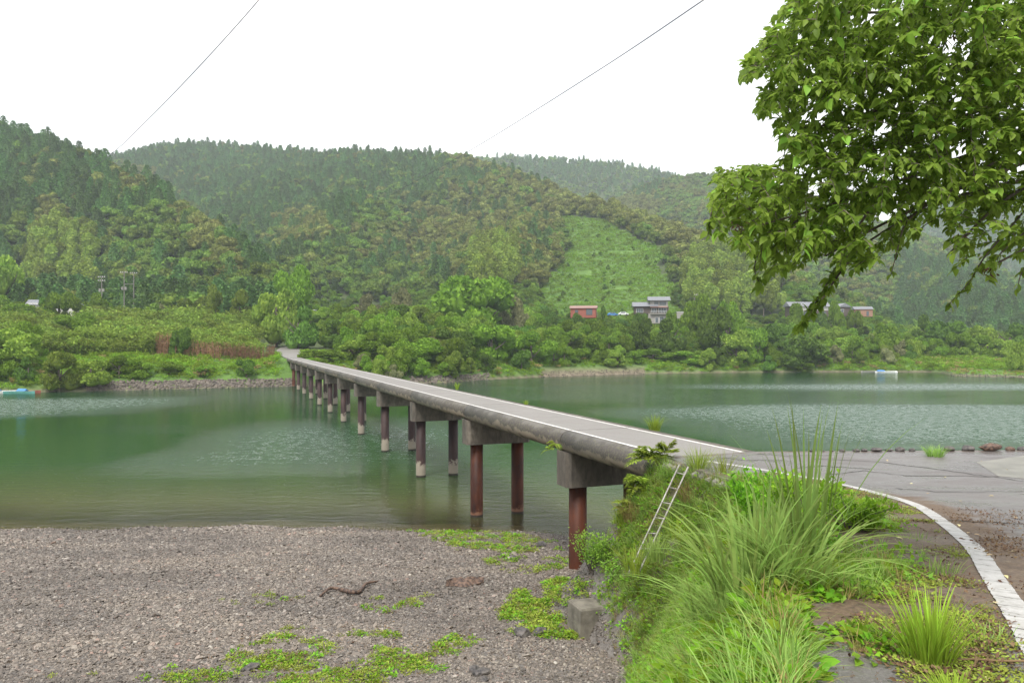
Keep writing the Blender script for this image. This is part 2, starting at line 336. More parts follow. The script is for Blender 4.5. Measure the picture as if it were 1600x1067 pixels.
def nearZ(X, Y):
    X = np.asarray(X, float); Y = np.asarray(Y, float)
    zr = 5.9 + np.clip(17 - Y, 0, 30) * ZRS - .05
    d = edgeX(Y) - X
    slope = np.interp(Y, [12, 15.5, 17], [1.25, 1.45, 1.62])
    lump = (fbm(X * .9 + 5, Y * .9) - .47) * .7
    zb = zr - slope * np.maximum(d, 0) + lump * np.clip(d / 1.0, 0, 1) * np.interp(Y, [15, 18], [1, .3])
    db = Y - yback(X)
    zb = np.where(db > 0, np.minimum(zb, 5.85 - np.where(X < 8, 2.6, 1.1) * db), zb)
    inside = (d <= 0) & (db <= 0)
    g = gravel(np.minimum(X, 9), Y)
    g = np.where(X > 9, np.minimum(g, 5.85 - 1.1 * db), g)
    z = np.where(inside, zr, np.maximum(zb, g))
    return z
# ------------------------------------------------------------------ near ground
def grid(name, xs, ys, zf, m, attrs=(), smooth=True):
    X, Y = np.meshgrid(xs, ys); Z = zf(X, Y)
    v = np.stack([X.ravel(), Y.ravel(), Z.ravel()], 1); nx, ny = len(xs), len(ys)
    i = np.arange(nx - 1)[None, :] + nx * np.arange(ny - 1)[:, None]
    f = np.stack([i, i + 1, i + nx + 1, i + nx], -1).reshape(-1, 4)
    me = meshnp(name, v, f, [m], smooth=smooth)
    for nm, fn in attrs:
        a = me.attributes.new(nm, 'FLOAT', 'POINT'); a.data.foreach_set('value', fn(X, Y).ravel().astype(np.float32))
    return put(name, me)
xs = np.concatenate([np.arange(-95, -30, 2.5), np.arange(-30, -2, .35), np.arange(-2, 9, .16), np.arange(9, 30, .8), np.arange(30, 95, 5)])
ys = np.concatenate([np.arange(-8, 3, .5), np.arange(3, 24, .16), np.arange(24, 42, .35), np.arange(42, 70, 2)])
tag(grid('ground', xs, ys, nearZ, M['ground'], [('soil', lambda X, Y: np.clip((X - (edgeX(Y) - np.interp(Y, [0, 8, 14, 20], [1, 3.2, 3.2, 1.6]))) / 1.0 + (fbm(X, Y) - .5) * 2, 0, 1))]), kind='structure')

# ------------------------------------------------------------------ far land
UX = np.array([-900, -100, 0, 60, 150, 300, 455, 600, 700, 760, 850, 1000, 1150, 1300, 1455, 1475, 1490, 1600, 1800, 2500])
UY = np.array([130, 137, 140, 141, 144, 152, 160, 168, 176, 190, 207, 228, 240, 244, 244, 232, 213, 203, 196, 190])
def shoreY(X, Y): px = 800 + F * X / np.maximum(Y, 1); return np.interp(px, UX, UY)
def ridge(pts, slope, th):
    """pts: (px, skyline py, Y); returns ridge polyline in world space, tree height taken off"""
    return [((px - 800) / F * Y, Y, HC + (HOR - py) / F * Y - th) for px, py, Y in pts], slope
RID = {
 'A': ridge([(-420, 110, 560), (-200, 140, 560), (-60, 175, 550), (0, 190, 540), (60, 207, 530), (130, 228, 515), (215, 268, 480), (300, 322, 430), (350, 358, 395), (400, 398, 360), (440, 440, 330)], .80, 11),
 'B': ridge([(100, 300, 1220), (205, 250, 1190), (250, 230, 1170), (300, 222, 1150), (420, 229, 1090), (500, 238, 1030), (560, 234, 980), (640, 238, 920), (720, 240, 870), (770, 254, 815), (830, 278, 740), (880, 298, 690), (930, 306, 640), (980, 322, 590), (1040, 345, 540), (1110, 378, 490), (1190, 418, 440), (1280, 455, 395), (1350, 480, 370)], .50, 9),
 'B2': ridge([(560, 300, 640), (500, 350, 560), (440, 400, 500)], .55, 8),
 'B3': ridge([(830, 330, 610), (800, 370, 500), (760, 425, 410)], .55, 7),
 'C': ridge([(600, 300, 1600), (700, 250, 1600), (800, 243, 1600), (870, 247, 1600), (950, 253, 1580), (1030, 266, 1550), (1100, 290, 1500), (1250, 330, 1500), (1400, 360, 1500)], .55, 9),
 'C2': ridge([(980, 330, 1150), (1040, 275, 1150), (1120, 268, 1120), (1200, 285, 1050), (1280, 320, 980), (1360, 360, 880), (1440, 400, 760), (1500, 440, 640), (1560, 470, 540)], .50, 9),
 'D': ridge([(1300, 400, 1700), (1380, 350, 1700), (1450, 320, 1700), (1530, 300, 1700), (1620, 275, 1700), (1800, 230, 1700), (2100, 200, 1700)], .55, 9),
 'E': ridge([(-1500, 150, 900), (-800, 100, 900), (-420, 110, 700)], .7, 9),
 'G': ridge([(1700, 400, 900), (1900, 330, 900), (2300, 260, 900)], .6, 9)}
def roadfar(t_):   # height of the road beyond the bridge
    return ZD + np.clip(t_ - T1, 0, 200) * .045
def farZ(X, Y, want=False):
    X = np.asarray(X, float); Y = np.asarray(Y, float)
    d = (Y - shoreY(X, Y)); px = 800 + F * X / np.maximum(Y, 1)
    k = np.interp(px, [0, 430, 520, 900, 1200, 1600], [.125, .11, .10, .11, .075, .045])
    bank = np.interp(px, [-500, 900, 1440, 1480, 2000], [3.6, 3.2, 2.6, .9, .9])
    z = np.where(d < 0, d * .35, bank * (1 - np.exp(-np.maximum(d, 0) / 6)) + k * np.maximum(d, 0))
    z = np.where(d > 150, z - (d - 150) * k * .8, z)
    z = z + (fbm(X * .04, Y * .04) - .47) * np.clip(d / 40, 0, 1) * 5
    best = z
    for nm, (pts, sl_) in RID.items():
        h = np.full(X.shape, -1e9); md_ = np.full(X.shape, 1e9)
        for a, b in zip(pts[:-1], pts[1:]):
            dx, dy = b[0] - a[0], b[1] - a[1]; L2 = dx * dx + dy * dy
            s = np.clip(((X - a[0]) * dx + (Y - a[1]) * dy) / L2, 0, 1)
            dist = np.hypot(X - (a[0] + s * dx), Y - (a[1] + s * dy)); zz = a[2] + s * (b[2] - a[2])
            h = np.maximum(h, zz - sl_ * dist * (1 - .25 * np.exp(-dist / 60))); md_ = np.minimum(md_, dist)
        gul = (fbm(X * .012 + 3, Y * .012 + 9) - .55) * np.clip(md_ / 70, .12, 1)
        h = h + gul * np.clip((h - 5) * .35, -8, 34) * np.clip(1.2 - np.maximum(h, 0) / 400, .3, 1)
        df = (h - best); kk = 6.0
        best = np.where(df > kk, h, np.where(df < -kk, best, best + (df + kk) ** 2 / (4 * kk)))
    z = best
    # bed of the road that leaves the bridge
    t_ = X * AX.x + Y * AX.y; s = X * AN.x + Y * AN.y
    q = np.clip(1 - (np.abs(s - 13.1) - 3.2) / 4, 0, 1) * ((t_ > T1 - 1) & (t_ < T1 + 75))
    z = np.where(q > 0, z * (1 - q) + (roadfar(t_) - .12) * q, z)
    z = np.where((d < 0), np.minimum(z, -.2 + d * .1), z)
    return z
CLEAR = [(872, 336), (925, 338), (985, 362), (1020, 395), (1038, 430), (1062, 475), (1085, 508), (985, 515), (862, 515), (842, 480), (858, 440), (884, 395)]
def toPx(X, Y, Z): return 800 + F * X / Y, HOR - F * (Z - HC) / Y
us = np.concatenate([np.linspace(-1.6, -.85, 30), np.linspace(-.84, .84, 560), np.linspace(.85, 1.6, 30)])
Ys = np.concatenate([np.arange(118, 330, 2.0), np.geomspace(331, 2600, 210)])
UU, YY = np.meshgrid(us, Ys); XX = UU * YY; ZZ = farZ(XX, YY)
v = np.stack([XX.ravel(), YY.ravel(), ZZ.ravel()], 1); nx, ny = len(us), len(Ys)
i = np.arange(nx - 1)[None, :] + nx * np.arange(ny - 1)[:, None]
f = np.stack([i, i + 1, i + nx + 1, i + nx], -1).reshape(-1, 4)
me = meshnp('hills', v, f, [M['land']], smooth=True)
ppx, ppy = toPx(XX, YY, ZZ)
clr = (inpoly(ppx + (fbm(XX * .05, YY * .05) - .5) * 60, ppy + (fbm(XX * .06 + 9, YY * .06) - .5) * 30, CLEAR) & (YY < 760)).astype(np.float32)
dsh = YY - shoreY(XX, YY)
lowgrass = np.where((dsh < 26) & (YY < 300), .9, 0); clr = np.maximum(clr, lowgrass)
a = me.attributes.new('clear', 'FLOAT', 'POINT'); a.data.foreach_set('value', clr.ravel().astype(np.float32))
a = me.attributes.new('shore', 'FLOAT', 'POINT'); a.data.foreach_set('value', (np.clip(1.2 - dsh / np.where((ppx > 845) & (ppx < 1010), 5.5, np.where(ppx > 1470, 2.5, 1.2)), 0, 1)).ravel().astype(np.float32))
tag(put('hills', me), kind='structure')

# river surface, with its depth
def depthf(X, Y):
    d = Y - waterY(np.minimum(X, 9)); return np.clip(d / 40, 0, 1)
def windf(X, Y):
    # where a breeze ruffles the surface: two bands on the right, a faint patch left of the bridge, fan of ripples by the near piers
    e = (fbm(X * .02, Y * .05) - .47) * 40
    st = lambda a, b, v: np.clip((v - a) / (b - a), 0, 1)
    w1 = st(66 + e * .3, 76 + e * .3, Y) * (1 - st(104 + e, 120 + e, Y)) * st(12, 34, X + e * .5)
    w2 = st(146, 152, Y + e * .12) * (1 - st(160, 176, Y + e * .12)) * st(28, 60, X)
    w3 = .62 * st(90, 100, Y + e * .3) * (1 - st(118, 130, Y + e * .3)) * (1 - st(-62, -46, X + e * .3))
    w4 = .16 * st(24, 30, Y) * (1 - st(50, 66, Y)) * (1 - st(16, 24, np.abs(X - 14)))
    w5 = .50 * st(50, 58, Y + e * .2) * (1 - st(76, 96, Y + e * .3)) * (1 - st(6, 15, np.abs(X + 17 + e * .2)))
    w6 = .14 * st(100, 125, Y) * (1 - st(190, 230, Y))
    return np.clip(np.maximum.reduce([w1 * 1.0, w2 * .9, w3, w4, w5, w6]), 0, 1)
wx = np.concatenate([np.linspace(-700, -100, 20), np.arange(-96, 40, 1.5), np.linspace(42, 700, 20)])
wy = np.concatenate([np.arange(20, 100, 1.2), np.linspace(102, 330, 40)])
tag(grid('river', wx, wy, lambda X, Y: X * 0, M['water'], [('depth', depthf), ('wind', windf)]), kind='structure')

# ------------------------------------------------------------------ near road
LINEPX = [(1105, 720.6), (1160, 729), (1221, 739), (1262, 746.5), (1304, 754), (1368, 770), (1428, 788), (1472, 815), (1521, 856), (1551, 901), (1585, 952), (1625, 1020), (1690, 1150)]
LINE = [Vector(PR(*q)) for q in LINEPX]
def lineDist(X, Y):
    best = np.full(X.shape, 1e9); side = np.zeros(X.shape)
    for a_, b_ in zip(LINE[:-1], LINE[1:]):
        dx, dy = b_.x - a_.x, b_.y - a_.y; s = np.clip(((X - a_.x) * dx + (Y - a_.y) * dy) / (dx * dx + dy * dy), 0, 1)
        ex, ey = X - (a_.x + s * dx), Y - (a_.y + s * dy); dd = np.hypot(ex, ey); sd = np.sign(dx * ey - dy * ex)
        side = np.where(dd < best, sd, side); best = np.minimum(best, dd)
    return best * side
def roadMesh():
    ts = np.concatenate([np.linspace(0, 1, 90)[:-1] ** 1.3 * .45, np.linspace(.45, 1, 30)]); yr = np.concatenate([np.arange(-8, 3, .5), np.arange(3, 24.01, .14)])
    T_, Y_ = np.meshgrid(ts, yr); X_ = edgeX(np.minimum(Y_, 21)) + .10 + .16 * (vnoise(Y_ * 1.7, Y_ * 0) - .5) + T_ * 34
    Yc = np.minimum(Y_, yback(X_)); Z_ = 5.9 + np.clip(17 - Yc, 0, 40) * ZRS
    ld = lineDist(X_, Yc)     # negative / positive side
    left = X_ < np.interp(Yc, [q.y for q in LINE[::-1]], [q.x for q in LINE[::-1]])
    dist = np.abs(ld)
    dirt = np.where(left, np.clip(.85 - dist * .12, 0, 1) * np.clip((Yc - 3.9) / 1.5, .25, 1), np.clip(1.05 - dist / 1.3, 0, 1) * np.clip((18 - Yc) / 5, 0, 1) * .9)
    dirt = np.where(Yc > 18.5, dirt * .3, dirt); dirt = np.where(yback(X_) - Yc < .35, .5, dirt)
    v = np.stack([X_.ravel(), Yc.ravel(), Z_.ravel()], 1); nx, ny = len(ts), len(yr)
    i = np.arange(nx - 1)[None, :] + nx * np.arange(ny - 1)[:, None]
    f = np.stack([i, i + 1, i + nx + 1, i + nx], -1).reshape(-1, 4)
    keep = (Yc.ravel()[f[:, 3]] - Yc.ravel()[f[:, 0]] > 1e-4) | (Yc.ravel()[f[:, 2]] - Yc.ravel()[f[:, 1]] > 1e-4); f = f[keep]
    me = meshnp('road', v, f, [M['asphalt']], smooth=True)
    a = me.attributes.new('dirt', 'FLOAT', 'POINT'); a.data.foreach_set('value', dirt.ravel().astype(np.float32))
    return put('road', me)
road = tag(roadMesh(), kind='structure')
# pavement edge: a vertical lip of asphalt and concrete over the bank
def strip(name, pts, wd, m, dz=.004, taper=None, parent=None, jag=0):
    """flat ribbon along points"""
    mb = MB(); v = []
    P_ = [Vector(q) for q in pts]; Q = []
    for a_, b_ in zip(P_[:-1], P_[1:]):
        n = max(1, int((b_ - a_).length / .25)); Q += [a_.lerp(b_, k / n) for k in range(n)]
    Q.append(P_[-1])
    for k, q in enumerate(Q):
        d = Q[min(k + 1, len(Q) - 1)] - Q[max(k - 1, 0)]; d.z = 0; d.normalize(); n_ = Vector((d.y, -d.x, 0))
        w_ = wd * (1 + random.uniform(-jag, jag)); v += [q + n_ * w_ / 2 + Vector((0, 0, dz)), q - n_ * w_ / 2 + Vector((0, 0, dz))]
    mb.add(v, [(2 * k, 2 * k + 2, 2 * k + 3, 2 * k + 1) for k in range(len(Q) - 1)])
    return mb.build(name, m, parent)
def smoothpts(pts, n=6):
    o = []
    for k in range(len(pts) - 1):
        p0, p1, p2, p3 = pts[max(k - 1, 0)], pts[k], pts[k + 1], pts[min(k + 2, len(pts) - 1)]
        for j in range(n):
            t_ = j / n; o.append(.5 * ((2 * p1) + (-p0 + p2) * t_ + (2 * p0 - 5 * p1 + 4 * p2 - p3) * t_ ** 2 + (-p0 + 3 * p1 - 3 * p2 + p3) * t_ ** 3))
    return o + [pts[-1]]
LS = smoothpts(LINE)
for q in LS: q.z = zroad(q.y)
# painted line laid in short lengths with the joints that show as dark ticks
mb = MB(); acc = []; q0 = LS[0]
for k in range(len(LS) - 1):
    n_ = max(1, int((LS[k + 1] - LS[k]).length / .04)); acc += [LS[k].lerp(LS[k + 1], j / n_) for j in range(n_)]
i0 = 0
while i0 < len(acc) - 6:
    gap_ = random.random() < .7; step = random.choice((5, 6, 7, 8, 9, 11)); i1 = min(i0 + step, len(acc) - 1); ids = list(range(i0, i1)) ; v = []
    for j, k in enumerate(ids):
        d = acc[min(k + 1, len(acc) - 1)] - acc[max(k - 1, 0)]; d.z = 0; d.normalize(); n_ = Vector((d.y, -d.x, 0)); w1, w2 = .100 + random.uniform(-.007, .004), .100 + random.uniform(-.007, .004)
        sh = d * (.006 if j == 0 else (-.006 if j == len(ids) - 1 else 0)) * (1 if gap_ else 0); v += [acc[k] + n_ * w1 + sh + Vector((0, 0, .008)), acc[k] + sh + Vector((0, 0, .008)), acc[k] - n_ * w2 + sh + Vector((0, 0, .008))]
    m_ = len(ids)
    if m_ > 1: mb.add(v, [(3 * j, 3 * j + 3, 3 * j + 4, 3 * j + 1) for j in range(m_ - 1)] + [(3 * j + 1, 3 * j + 4, 3 * j + 5, 3 * j + 2) for j in range(m_ - 1)])
    i0 = i1 - 1
tag(mb.build('white_line', M['paint']), kind='structure')
# cracks across the apron
for pts in ([(1295, 742), (1350, 735), (1415, 743), (1600, 745)], [(1268, 717), (1380, 722), (1480, 735), (1530, 742), (1600, 752)], [(1400, 763), (1460, 768), (1600, 768)], [(1240, 731), (1290, 728), (1360, 733)], [(1480, 812), (1520, 815), (1600, 818)], [(1180, 709), (1230, 712), (1300, 711)], [(1120, 714), (1165, 719), (1225, 719)]):
    ps = []
    for (x0, y0), (x1, y1) in zip(pts[:-1], pts[1:]):
        for k in range(6): ps.append(PR(x0 + (x1 - x0) * k / 6, y0 + (y1 - y0) * k / 6 + random.uniform(-.7, .7), .002))
    ps.append(PR(*pts[-1]))
    tag(strip('pavement_joint', ps, .045, M['crack'], .003, jag=.5), kind='structure')
ps = [PR(*q) for q in ((1525, 722), (1600, 712), (1700, 712), (1700, 752), (1640, 752), (1560, 744))]
mb = MB(); mb.add([(x, y, z + .006) for x, y, z in ps], [(0, 1, 2, 3, 4, 5)[::-1]]); tag(mb.build('concrete_patch', M['apron']), kind='structure')
ps = [PR(*q) for q in ((1120, 716), (1090, 712), (1100, 707.6), (1150, 708.5), (1142, 713))]

# ------------------------------------------------------------------ the bridge
bridge = empty('low_water_bridge', (0, 0, 0))
tag(bridge, 'long low concrete bridge without railings on rusty steel piers crossing the river', 'bridge')
def deckmesh(ta, tb):
    mb = MB(); r = .40; zc = ZD - r; prof = []
    # section, left flank to right flank
    for k in range(13):
        a_ = R(-100 + 190 * k / 12 * 1.0); prof.append((S0 + r - r * math.cos(a_) if False else S0 + r + r * math.cos(R(270 - 180 * k / 12)), zc + r * math.sin(R(270 - 180 * k / 12))))
    right = [(S0 + S1 - s, z) for s, z in prof][::-1]
    sec = prof + right; n = len(sec); N = 2
    for j in range(N):
        t_ = ta + (tb - ta) * j / (N - 1)
        mb.v += [B(t_, s, z) for s, z in sec]
    for k in range(n - 1):
        mat_i = 1 if (k != 12) else 0
        mb.f.append((k, k + 1, n + k + 1, n + k)); mb.m.append(mat_i)
    sk = SR + .13
    mb.add([B(ta, sk, ZD + .003), B(tb, sk, ZD + .003), B(tb, S1 - .38, ZD + .003), B(ta, S1 - .38, ZD + .003)], [(0, 3, 2, 1)], 2)
    mb.f += [(n - 1, 0, n, 2 * n - 1), tuple(range(n))[::-1], tuple(range(n, 2 * n))]; mb.m += [2, 1, 1]
    return mb
joints = [T0] + BENTS + [T1]
for k, (ta, tb) in enumerate(zip(joints[:-1], joints[1:])):
    # flank ends are slightly proud shells with a gap at each joint
    o = deckmesh(ta + .03, tb - .03).build('deck_slab', [M['deck'], M['flank'], M['concrete']], bridge)
    me = o.data; 
    for pl in me.polygons: pl.use_smooth = len(pl.vertices) == 4 and pl.material_index == 1
    at_ = me.attributes.new('dirt', 'FLOAT', 'POINT')
    at_.data.foreach_set('value', [.12] * len(me.vertices))
    # seam seen on the carriageway
    if 0 < k:
        q = MB().add([B(ta - .03, S0 + .4, ZD - .02), B(ta + .03, S0 + .4, ZD - .02), B(ta + .03, S1 - .4, ZD - .02), B(ta - .03, S1 - .4, ZD - .02)], [(0, 3, 2, 1)]).build('expansion_joint', M['crack'], bridge)
    lf = strip('edge_line', [B(ta + .05, SL, ZD), B(tb - .05, SL, ZD)], .14, M['deckpaint'], .008, jag=.10, parent=bridge)
    rt = strip('edge_line', [B(ta + .05, SR, ZD), B(tb - .05, SR, ZD)], .14, M['deckpaint'], .008, jag=.10, parent=bridge)
capm = None
for k, t_ in enumerate(BENTS):
    if capm is None:
        mb = MB(); z0, z1 = 3.86, 5.14; ch = .16; hw = .55; l0, l1 = S0 + .05, S1 - .05
        sec = [(-hw + ch, l0), (hw - ch, l0), (hw, l0 + ch), (hw, l1 - ch), (hw - ch, l1), (-hw + ch, l1), (-hw, l1 - ch), (-hw, l0 + ch)]
        base = Vector(B(0, 0, 0))
        for z in (z0, z1): mb.v += [B(a_, s, z) for a_, s in sec]
        n = 8; mb.f = [(i_, (i_ + 1) % n, n + (i_ + 1) % n, n + i_) for i_ in range(n)] + [tuple(range(n))[::-1], tuple(range(n, 2 * n))]; mb.m = [0] * len(mb.f)
        capm = mb.mesh('pier_cap', M['concrete'])
        cb = {}
        for key in ('rust', 'steel'):
            mb = MB(); mb.tube([(0, 0, -2.0), (0, 0, 0), (0, 0, 3.88)], .335, 20)
            cb[key] = mb.mesh('pier_column', M[key], True)
            cb[key].polygons.foreach_set('use_smooth', [len(pl.vertices) == 4 for pl in cb[key].polygons])
    put('pier_cap', capm, bridge, B(t_, 0, 0))
    for s in (SC0, SC1):
        c_ = put('pier_column', cb['rust' if k in (0, 1, 11) else 'steel'], bridge, B(t_, s, 0), rz=random.uniform(0, 6))
        if k in (0, 1, 11): c_['label'] = 'rust red steel pier column'
        else: c_['label'] = 'dark brown steel pier column with pale foot'
# abutments are part of the bridge
def slabbox(name, ta, tb, sa, sb, z0, z1, m, parent=None, batter=0):
    v = [B(ta, sa, z0), B(tb, sa, z0), B(tb, sb, z0), B(ta, sb, z0), B(ta, sa, z1), B(tb, sa, z1), B(tb, sb, z1), B(ta, sb, z1)]
    return MB().add(v, [(0, 1, 2, 3), (7, 6, 5, 4), (0, 4, 5, 1), (1, 5, 6, 2), (2, 6, 7, 3), (3, 7, 4, 0)]).build(name, m, parent)
slabbox('abutment', 16.8, 19.6, S0 + .02, S1 + .3, -1, 5.09, M['concrete'], bridge)
slabbox('abutment', T1 - 1.2, T1 + 2.5, S0 - .6, S1 + .6, -1, 5.07, M['concrete'], bridge)
slabbox('abutment_seat', T1 - .03, T1 + 2.5, S0 - .6, S1 + .6, 5.09, 5.86, M['concrete'], bridge)
# road beyond the bridge
pts = [(T1 + .0, 0), (T1 + 8, 0), (T1 + 20, .4), (T1 + 35, 1.2), (T1 + 52, 3.4), (T1 + 68, 8)]
mb = MB(); n = len(pts)
for k, (t_, off) in enumerate(pts):
    hw = [1.85, 2.3, 3.0, 3.4, 3.4, 3.4][k]; z = float(roadfar(t_)) + .03
    mb.v += [B(t_, 13.1 + off - hw, z), B(t_, 13.1 + off + hw, z)]
mb.f = [(2 * k, 2 * k + 1, 2 * k + 3, 2 * k + 2) for k in range(n - 1)]; mb.m = [0] * len(mb.f)
tag(mb.build('far_road', M['deck']), kind='structure')

# ------------------------------------------------------------------ plants: building blocks
def unit(v): return v / np.maximum(np.linalg.norm(v, axis=-1, keepdims=True), 1e-6)
LT8 = np.array([[0, 0, 0], [.33, 0, -.02], [.66, 0, -.05], [1, 0, -.16], [.30, .46, .07], [.66, .33, .03], [.30, -.46, .07], [.66, -.33, .03]])
LF8 = np.array([[0, 1, 4], [4, 1, 2], [4, 2, 5], [5, 2, 3], [0, 6, 1], [6, 7, 2], [6, 2, 1], [7, 3, 2]])
LT5 = np.array([[0, 0, 0], [.5, 0, -.06], [1, 0, -.12], [.42, .4, .06], [.42, -.4, .06]])
LF5 = np.array([[0, 1, 3], [3, 1, 2], [0, 4, 1], [4, 2, 1]])
LT4 = np.array([[0, 0, 0], [.5, .5, .08], [1, 0, 0], [.5, -.5, .08]]); LF4 = np.array([[0, 2, 1], [0, 3, 2]])
def leaves(pos, d, up, ln, wd, T=LT5, Fc=LF5):
    pos = np.asarray(pos); d = unit(np.asarray(d)); sd = unit(np.cross(np.asarray(up), d)); n = np.cross(d, sd)
    ln = np.asarray(ln)[:, None, None]; wd = np.asarray(wd)[:, None, None]
    v = pos[:, None] + T[None, :, 0:1] * ln * d[:, None] + T[None, :, 1:2] * wd * sd[:, None] + T[None, :, 2:3] * ln * n[:, None]
    f = Fc[None] + (np.arange(len(pos)) * len(T))[:, None, None]
    return v.reshape(-1, 3), f.reshape(-1, 3)
class TM:                                   # triangle soup with materials
    def __init__(s): s.V = []; s.Fs = []; s.I = []; s.n = 0
    def add(s, v, f, m=0):
        s.V.append(np.asarray(v)); s.Fs.append(np.asarray(f) + s.n); s.I.append(np.full(len(f), m)); s.n += len(v); return s
    def mesh(s, name, mats, smooth=False): return meshnp(name, np.concatenate(s.V), np.concatenate(s.Fs), mats, np.concatenate(s.I), smooth)
def rsph(n):
    v = rng.normal(size=(n, 3)); return unit(v)
def ico():
    import bmesh
    bm = bmesh.new(); bmesh.ops.create_icosphere(bm, subdivisions=2, radius=1); v = np.array([q.co[:] for q in bm.verts]); f = np.array([[x.index for x in q.verts] for q in bm.faces]); bm.free(); return v, f
ICV, ICF = ico()
def tubetri(pts, rs, n=5):
    mb = MB().tube(pts, rs, n, cap=False); f = []
    for a, b, c, d in mb.f: f += [(a, b, c), (a, c, d)]
    return np.array([tuple(q) for q in mb.v]), np.array(f)
def crown(lobes, nleaf, size, up=.35, droop=0, sq=.85, core=.80):
    """leaf clumps over the surface of many unequal lobes; returns TM with slots leaf, core"""
    tm = TM(); L_ = np.array(lobes); wgt = L_[:, 3] ** 2; k = rng.choice(len(L_), nleaf, p=wgt / wgt.sum())
    dn = rsph(nleaf); dn[:, 2] = np.where(dn[:, 2] < -.35, -dn[:, 2], dn[:, 2]); c = L_[k, :3]; r = L_[k, 3]
    rad = rng.uniform(.72, 1.06, nleaf) ** .8
    pos = c + dn * (r * rad)[:, None] * np.array([1, 1, sq]); dirv = unit(dn + rng.normal(size=(nleaf, 3)) * .75 + np.array([0, 0, up - droop]))
    upv = rng.normal(size=(nleaf, 3)) * .6 + dn
    s_ = size * rng.uniform(.6, 1.5, nleaf); v, f = leaves(pos - dirv * s_[:, None] * .5, dirv, upv, s_, s_ * .75, LT4, LF4); tm.add(v, f, 0)
    for cx, cy, cz, r_ in lobes:
        v = ICV * (1 + (rng.random((len(ICV), 1)) - .5) * .25) * r_ * core * np.array([1, 1, sq]) + np.array([cx, cy, cz]); tm.add(v, ICF, 0)
    return tm
def lobeset(n, rx=.62, rz=.45, zc=.95, r0=.28, r1=.5, low=0.0, seed=0):
    g = np.random.default_rng(seed); o = []
    for k in range(n):
        a = g.uniform(0, 6.283); q = g.uniform(0, 1) ** .5; z = g.uniform(-.9, 1)
        o.append((rx * q * math.cos(a) * math.sqrt(max(.15, 1 - z * z * .7)), rx * q * math.sin(a) * math.sqrt(max(.15, 1 - z * z * .7)), max(low, zc + rz * z), g.uniform(r0, r1)))
    return o
def trunkmesh(nm, h=.9, r=.06, seed=0, limbs=5):
    g = random.Random(seed); mb = MB(); top = Vector((g.uniform(-.08, .08), g.uniform(-.08, .08), h))
    mb.tube([(0, 0, -.15), (0, 0, h * .3), top * .65, top], [r * 1.25, r, r * .75, r * .3], 7)
    for k in range(limbs):
        z = h * g.uniform(.3, .75); a = g.uniform(0, 6.28); L_ = g.uniform(.35, .6)
        mb.tube([(0, 0, z), (math.cos(a) * L_ * .5, math.sin(a) * L_ * .5, z + L_ * .35), (math.cos(a) * L_, math.sin(a) * L_, z + L_ * .75)], [r * .55, r * .35, r * .12], 5)
    return mb.mesh(nm, M['bark'], True)
def conifer(name, n, seed, wid=.21, leafs='cedar', sz=.075):
    global rng
    g = np.random.default_rng(seed); z = .16 + .84 * g.random(n) ** 1.15; a = g.random(n) * 6.283
    rr = wid * ((1 - z) ** .52) * (1 + .22 * np.sin(a * 3 + seed) * np.cos(z * 21)) + .012; q = rr * g.uniform(.55, 1.08, n)
    pos = np.stack([np.cos(a) * q, np.sin(a) * q, z], 1); d = np.stack([np.cos(a), np.sin(a), g.uniform(-.5, .5, n)], 1) + g.normal(size=(n, 3)) * .3
    s_ = sz * g.uniform(.6, 1.3, n) * (1.1 - .35 * z); v, f = leaves(pos - unit(d) * s_[:, None] * .4, d, g.normal(size=(n, 3)) + np.array([0, 0, 1.5]), s_, s_ * .6, LT4, LF4)
    tm = TM().add(v, f, 0); zz = np.linspace(.12, .97, 7)
    v, f = tubetri([(0, 0, q_) for q_ in zz], [max(.004, wid * .62 * (1 - q_) ** .8) for q_ in zz], 7); tm.add(v, f, 0)
    v, f = tubetri([(0, 0, -.08), (0, 0, .2)], [.018, .014], 5); tm.add(v, f, 2)
    return tm.mesh(name, [M[leafs], M['core'], M['bark']])
def tree1(name, leafs, lobes, n, size, **kw):
    tm = crown(lobes, n, size, **kw); v, f = tubetri([(0, 0, -.2), (0, 0, .8)], [.06, .04], 5); tm.add(v, f, 2)
    return tm.mesh(name, [M[leafs], M['core'], M['bark']])
def plume(name, leafs, n, size, stems, seed, spread=.5, arch=.3):
    """feathery stems (bamboo, willow shoots): clumps of leaf along arching stems, height 1"""
    g = np.random.default_rng(seed); tm = TM(); P_ = []; D_ = []
    for k in range(stems):
        a = g.uniform(0, 6.28); r = spread * g.random() ** .5 * .5; x, y = r * math.cos(a), r * math.sin(a); h = g.uniform(.72, 1.0); a2 = a + g.uniform(-1, 1); ar = arch * g.uniform(.5, 1)
        m_ = n // stems; t_ = g.uniform(.12, 1, m_) ** .7
        cx = x + np.cos(a2) * ar * t_ ** 3; cy = y + np.sin(a2) * ar * t_ ** 3; cz = h * (t_ - .22 * t_ ** 5)
        w_ = .13 * np.sin(np.clip(t_, 0, 1) * 2.6) + .02
        P_.append(np.stack([cx, cy, cz], 1) + g.normal(size=(m_, 3)) * w_[:, None] * np.array([1, 1, .5])); D_.append(np.stack([np.cos(a2) * t_, np.sin(a2) * t_, .6 - t_], 1) + g.normal(size=(m_, 3)) * .6)
    P_ = np.concatenate(P_); D_ = np.concatenate(D_); s_ = size * g.uniform(.6, 1.4, len(P_))
    v, f = leaves(P_, D_, g.normal(size=(len(P_), 3)) + np.array([0, 0, .6]), s_, s_ * .42, LT4, LF4); tm.add(v, f, 0)
    return tm.mesh(name, [M[leafs]])
PR_ = {}
def protos(key, fn, n): PR_[key] = [fn(k) for k in range(n)]
protos('cedar', lambda k: conifer('cedar_tree', 620, 10 + k, .25 + .025 * k, sz=.095), 3)
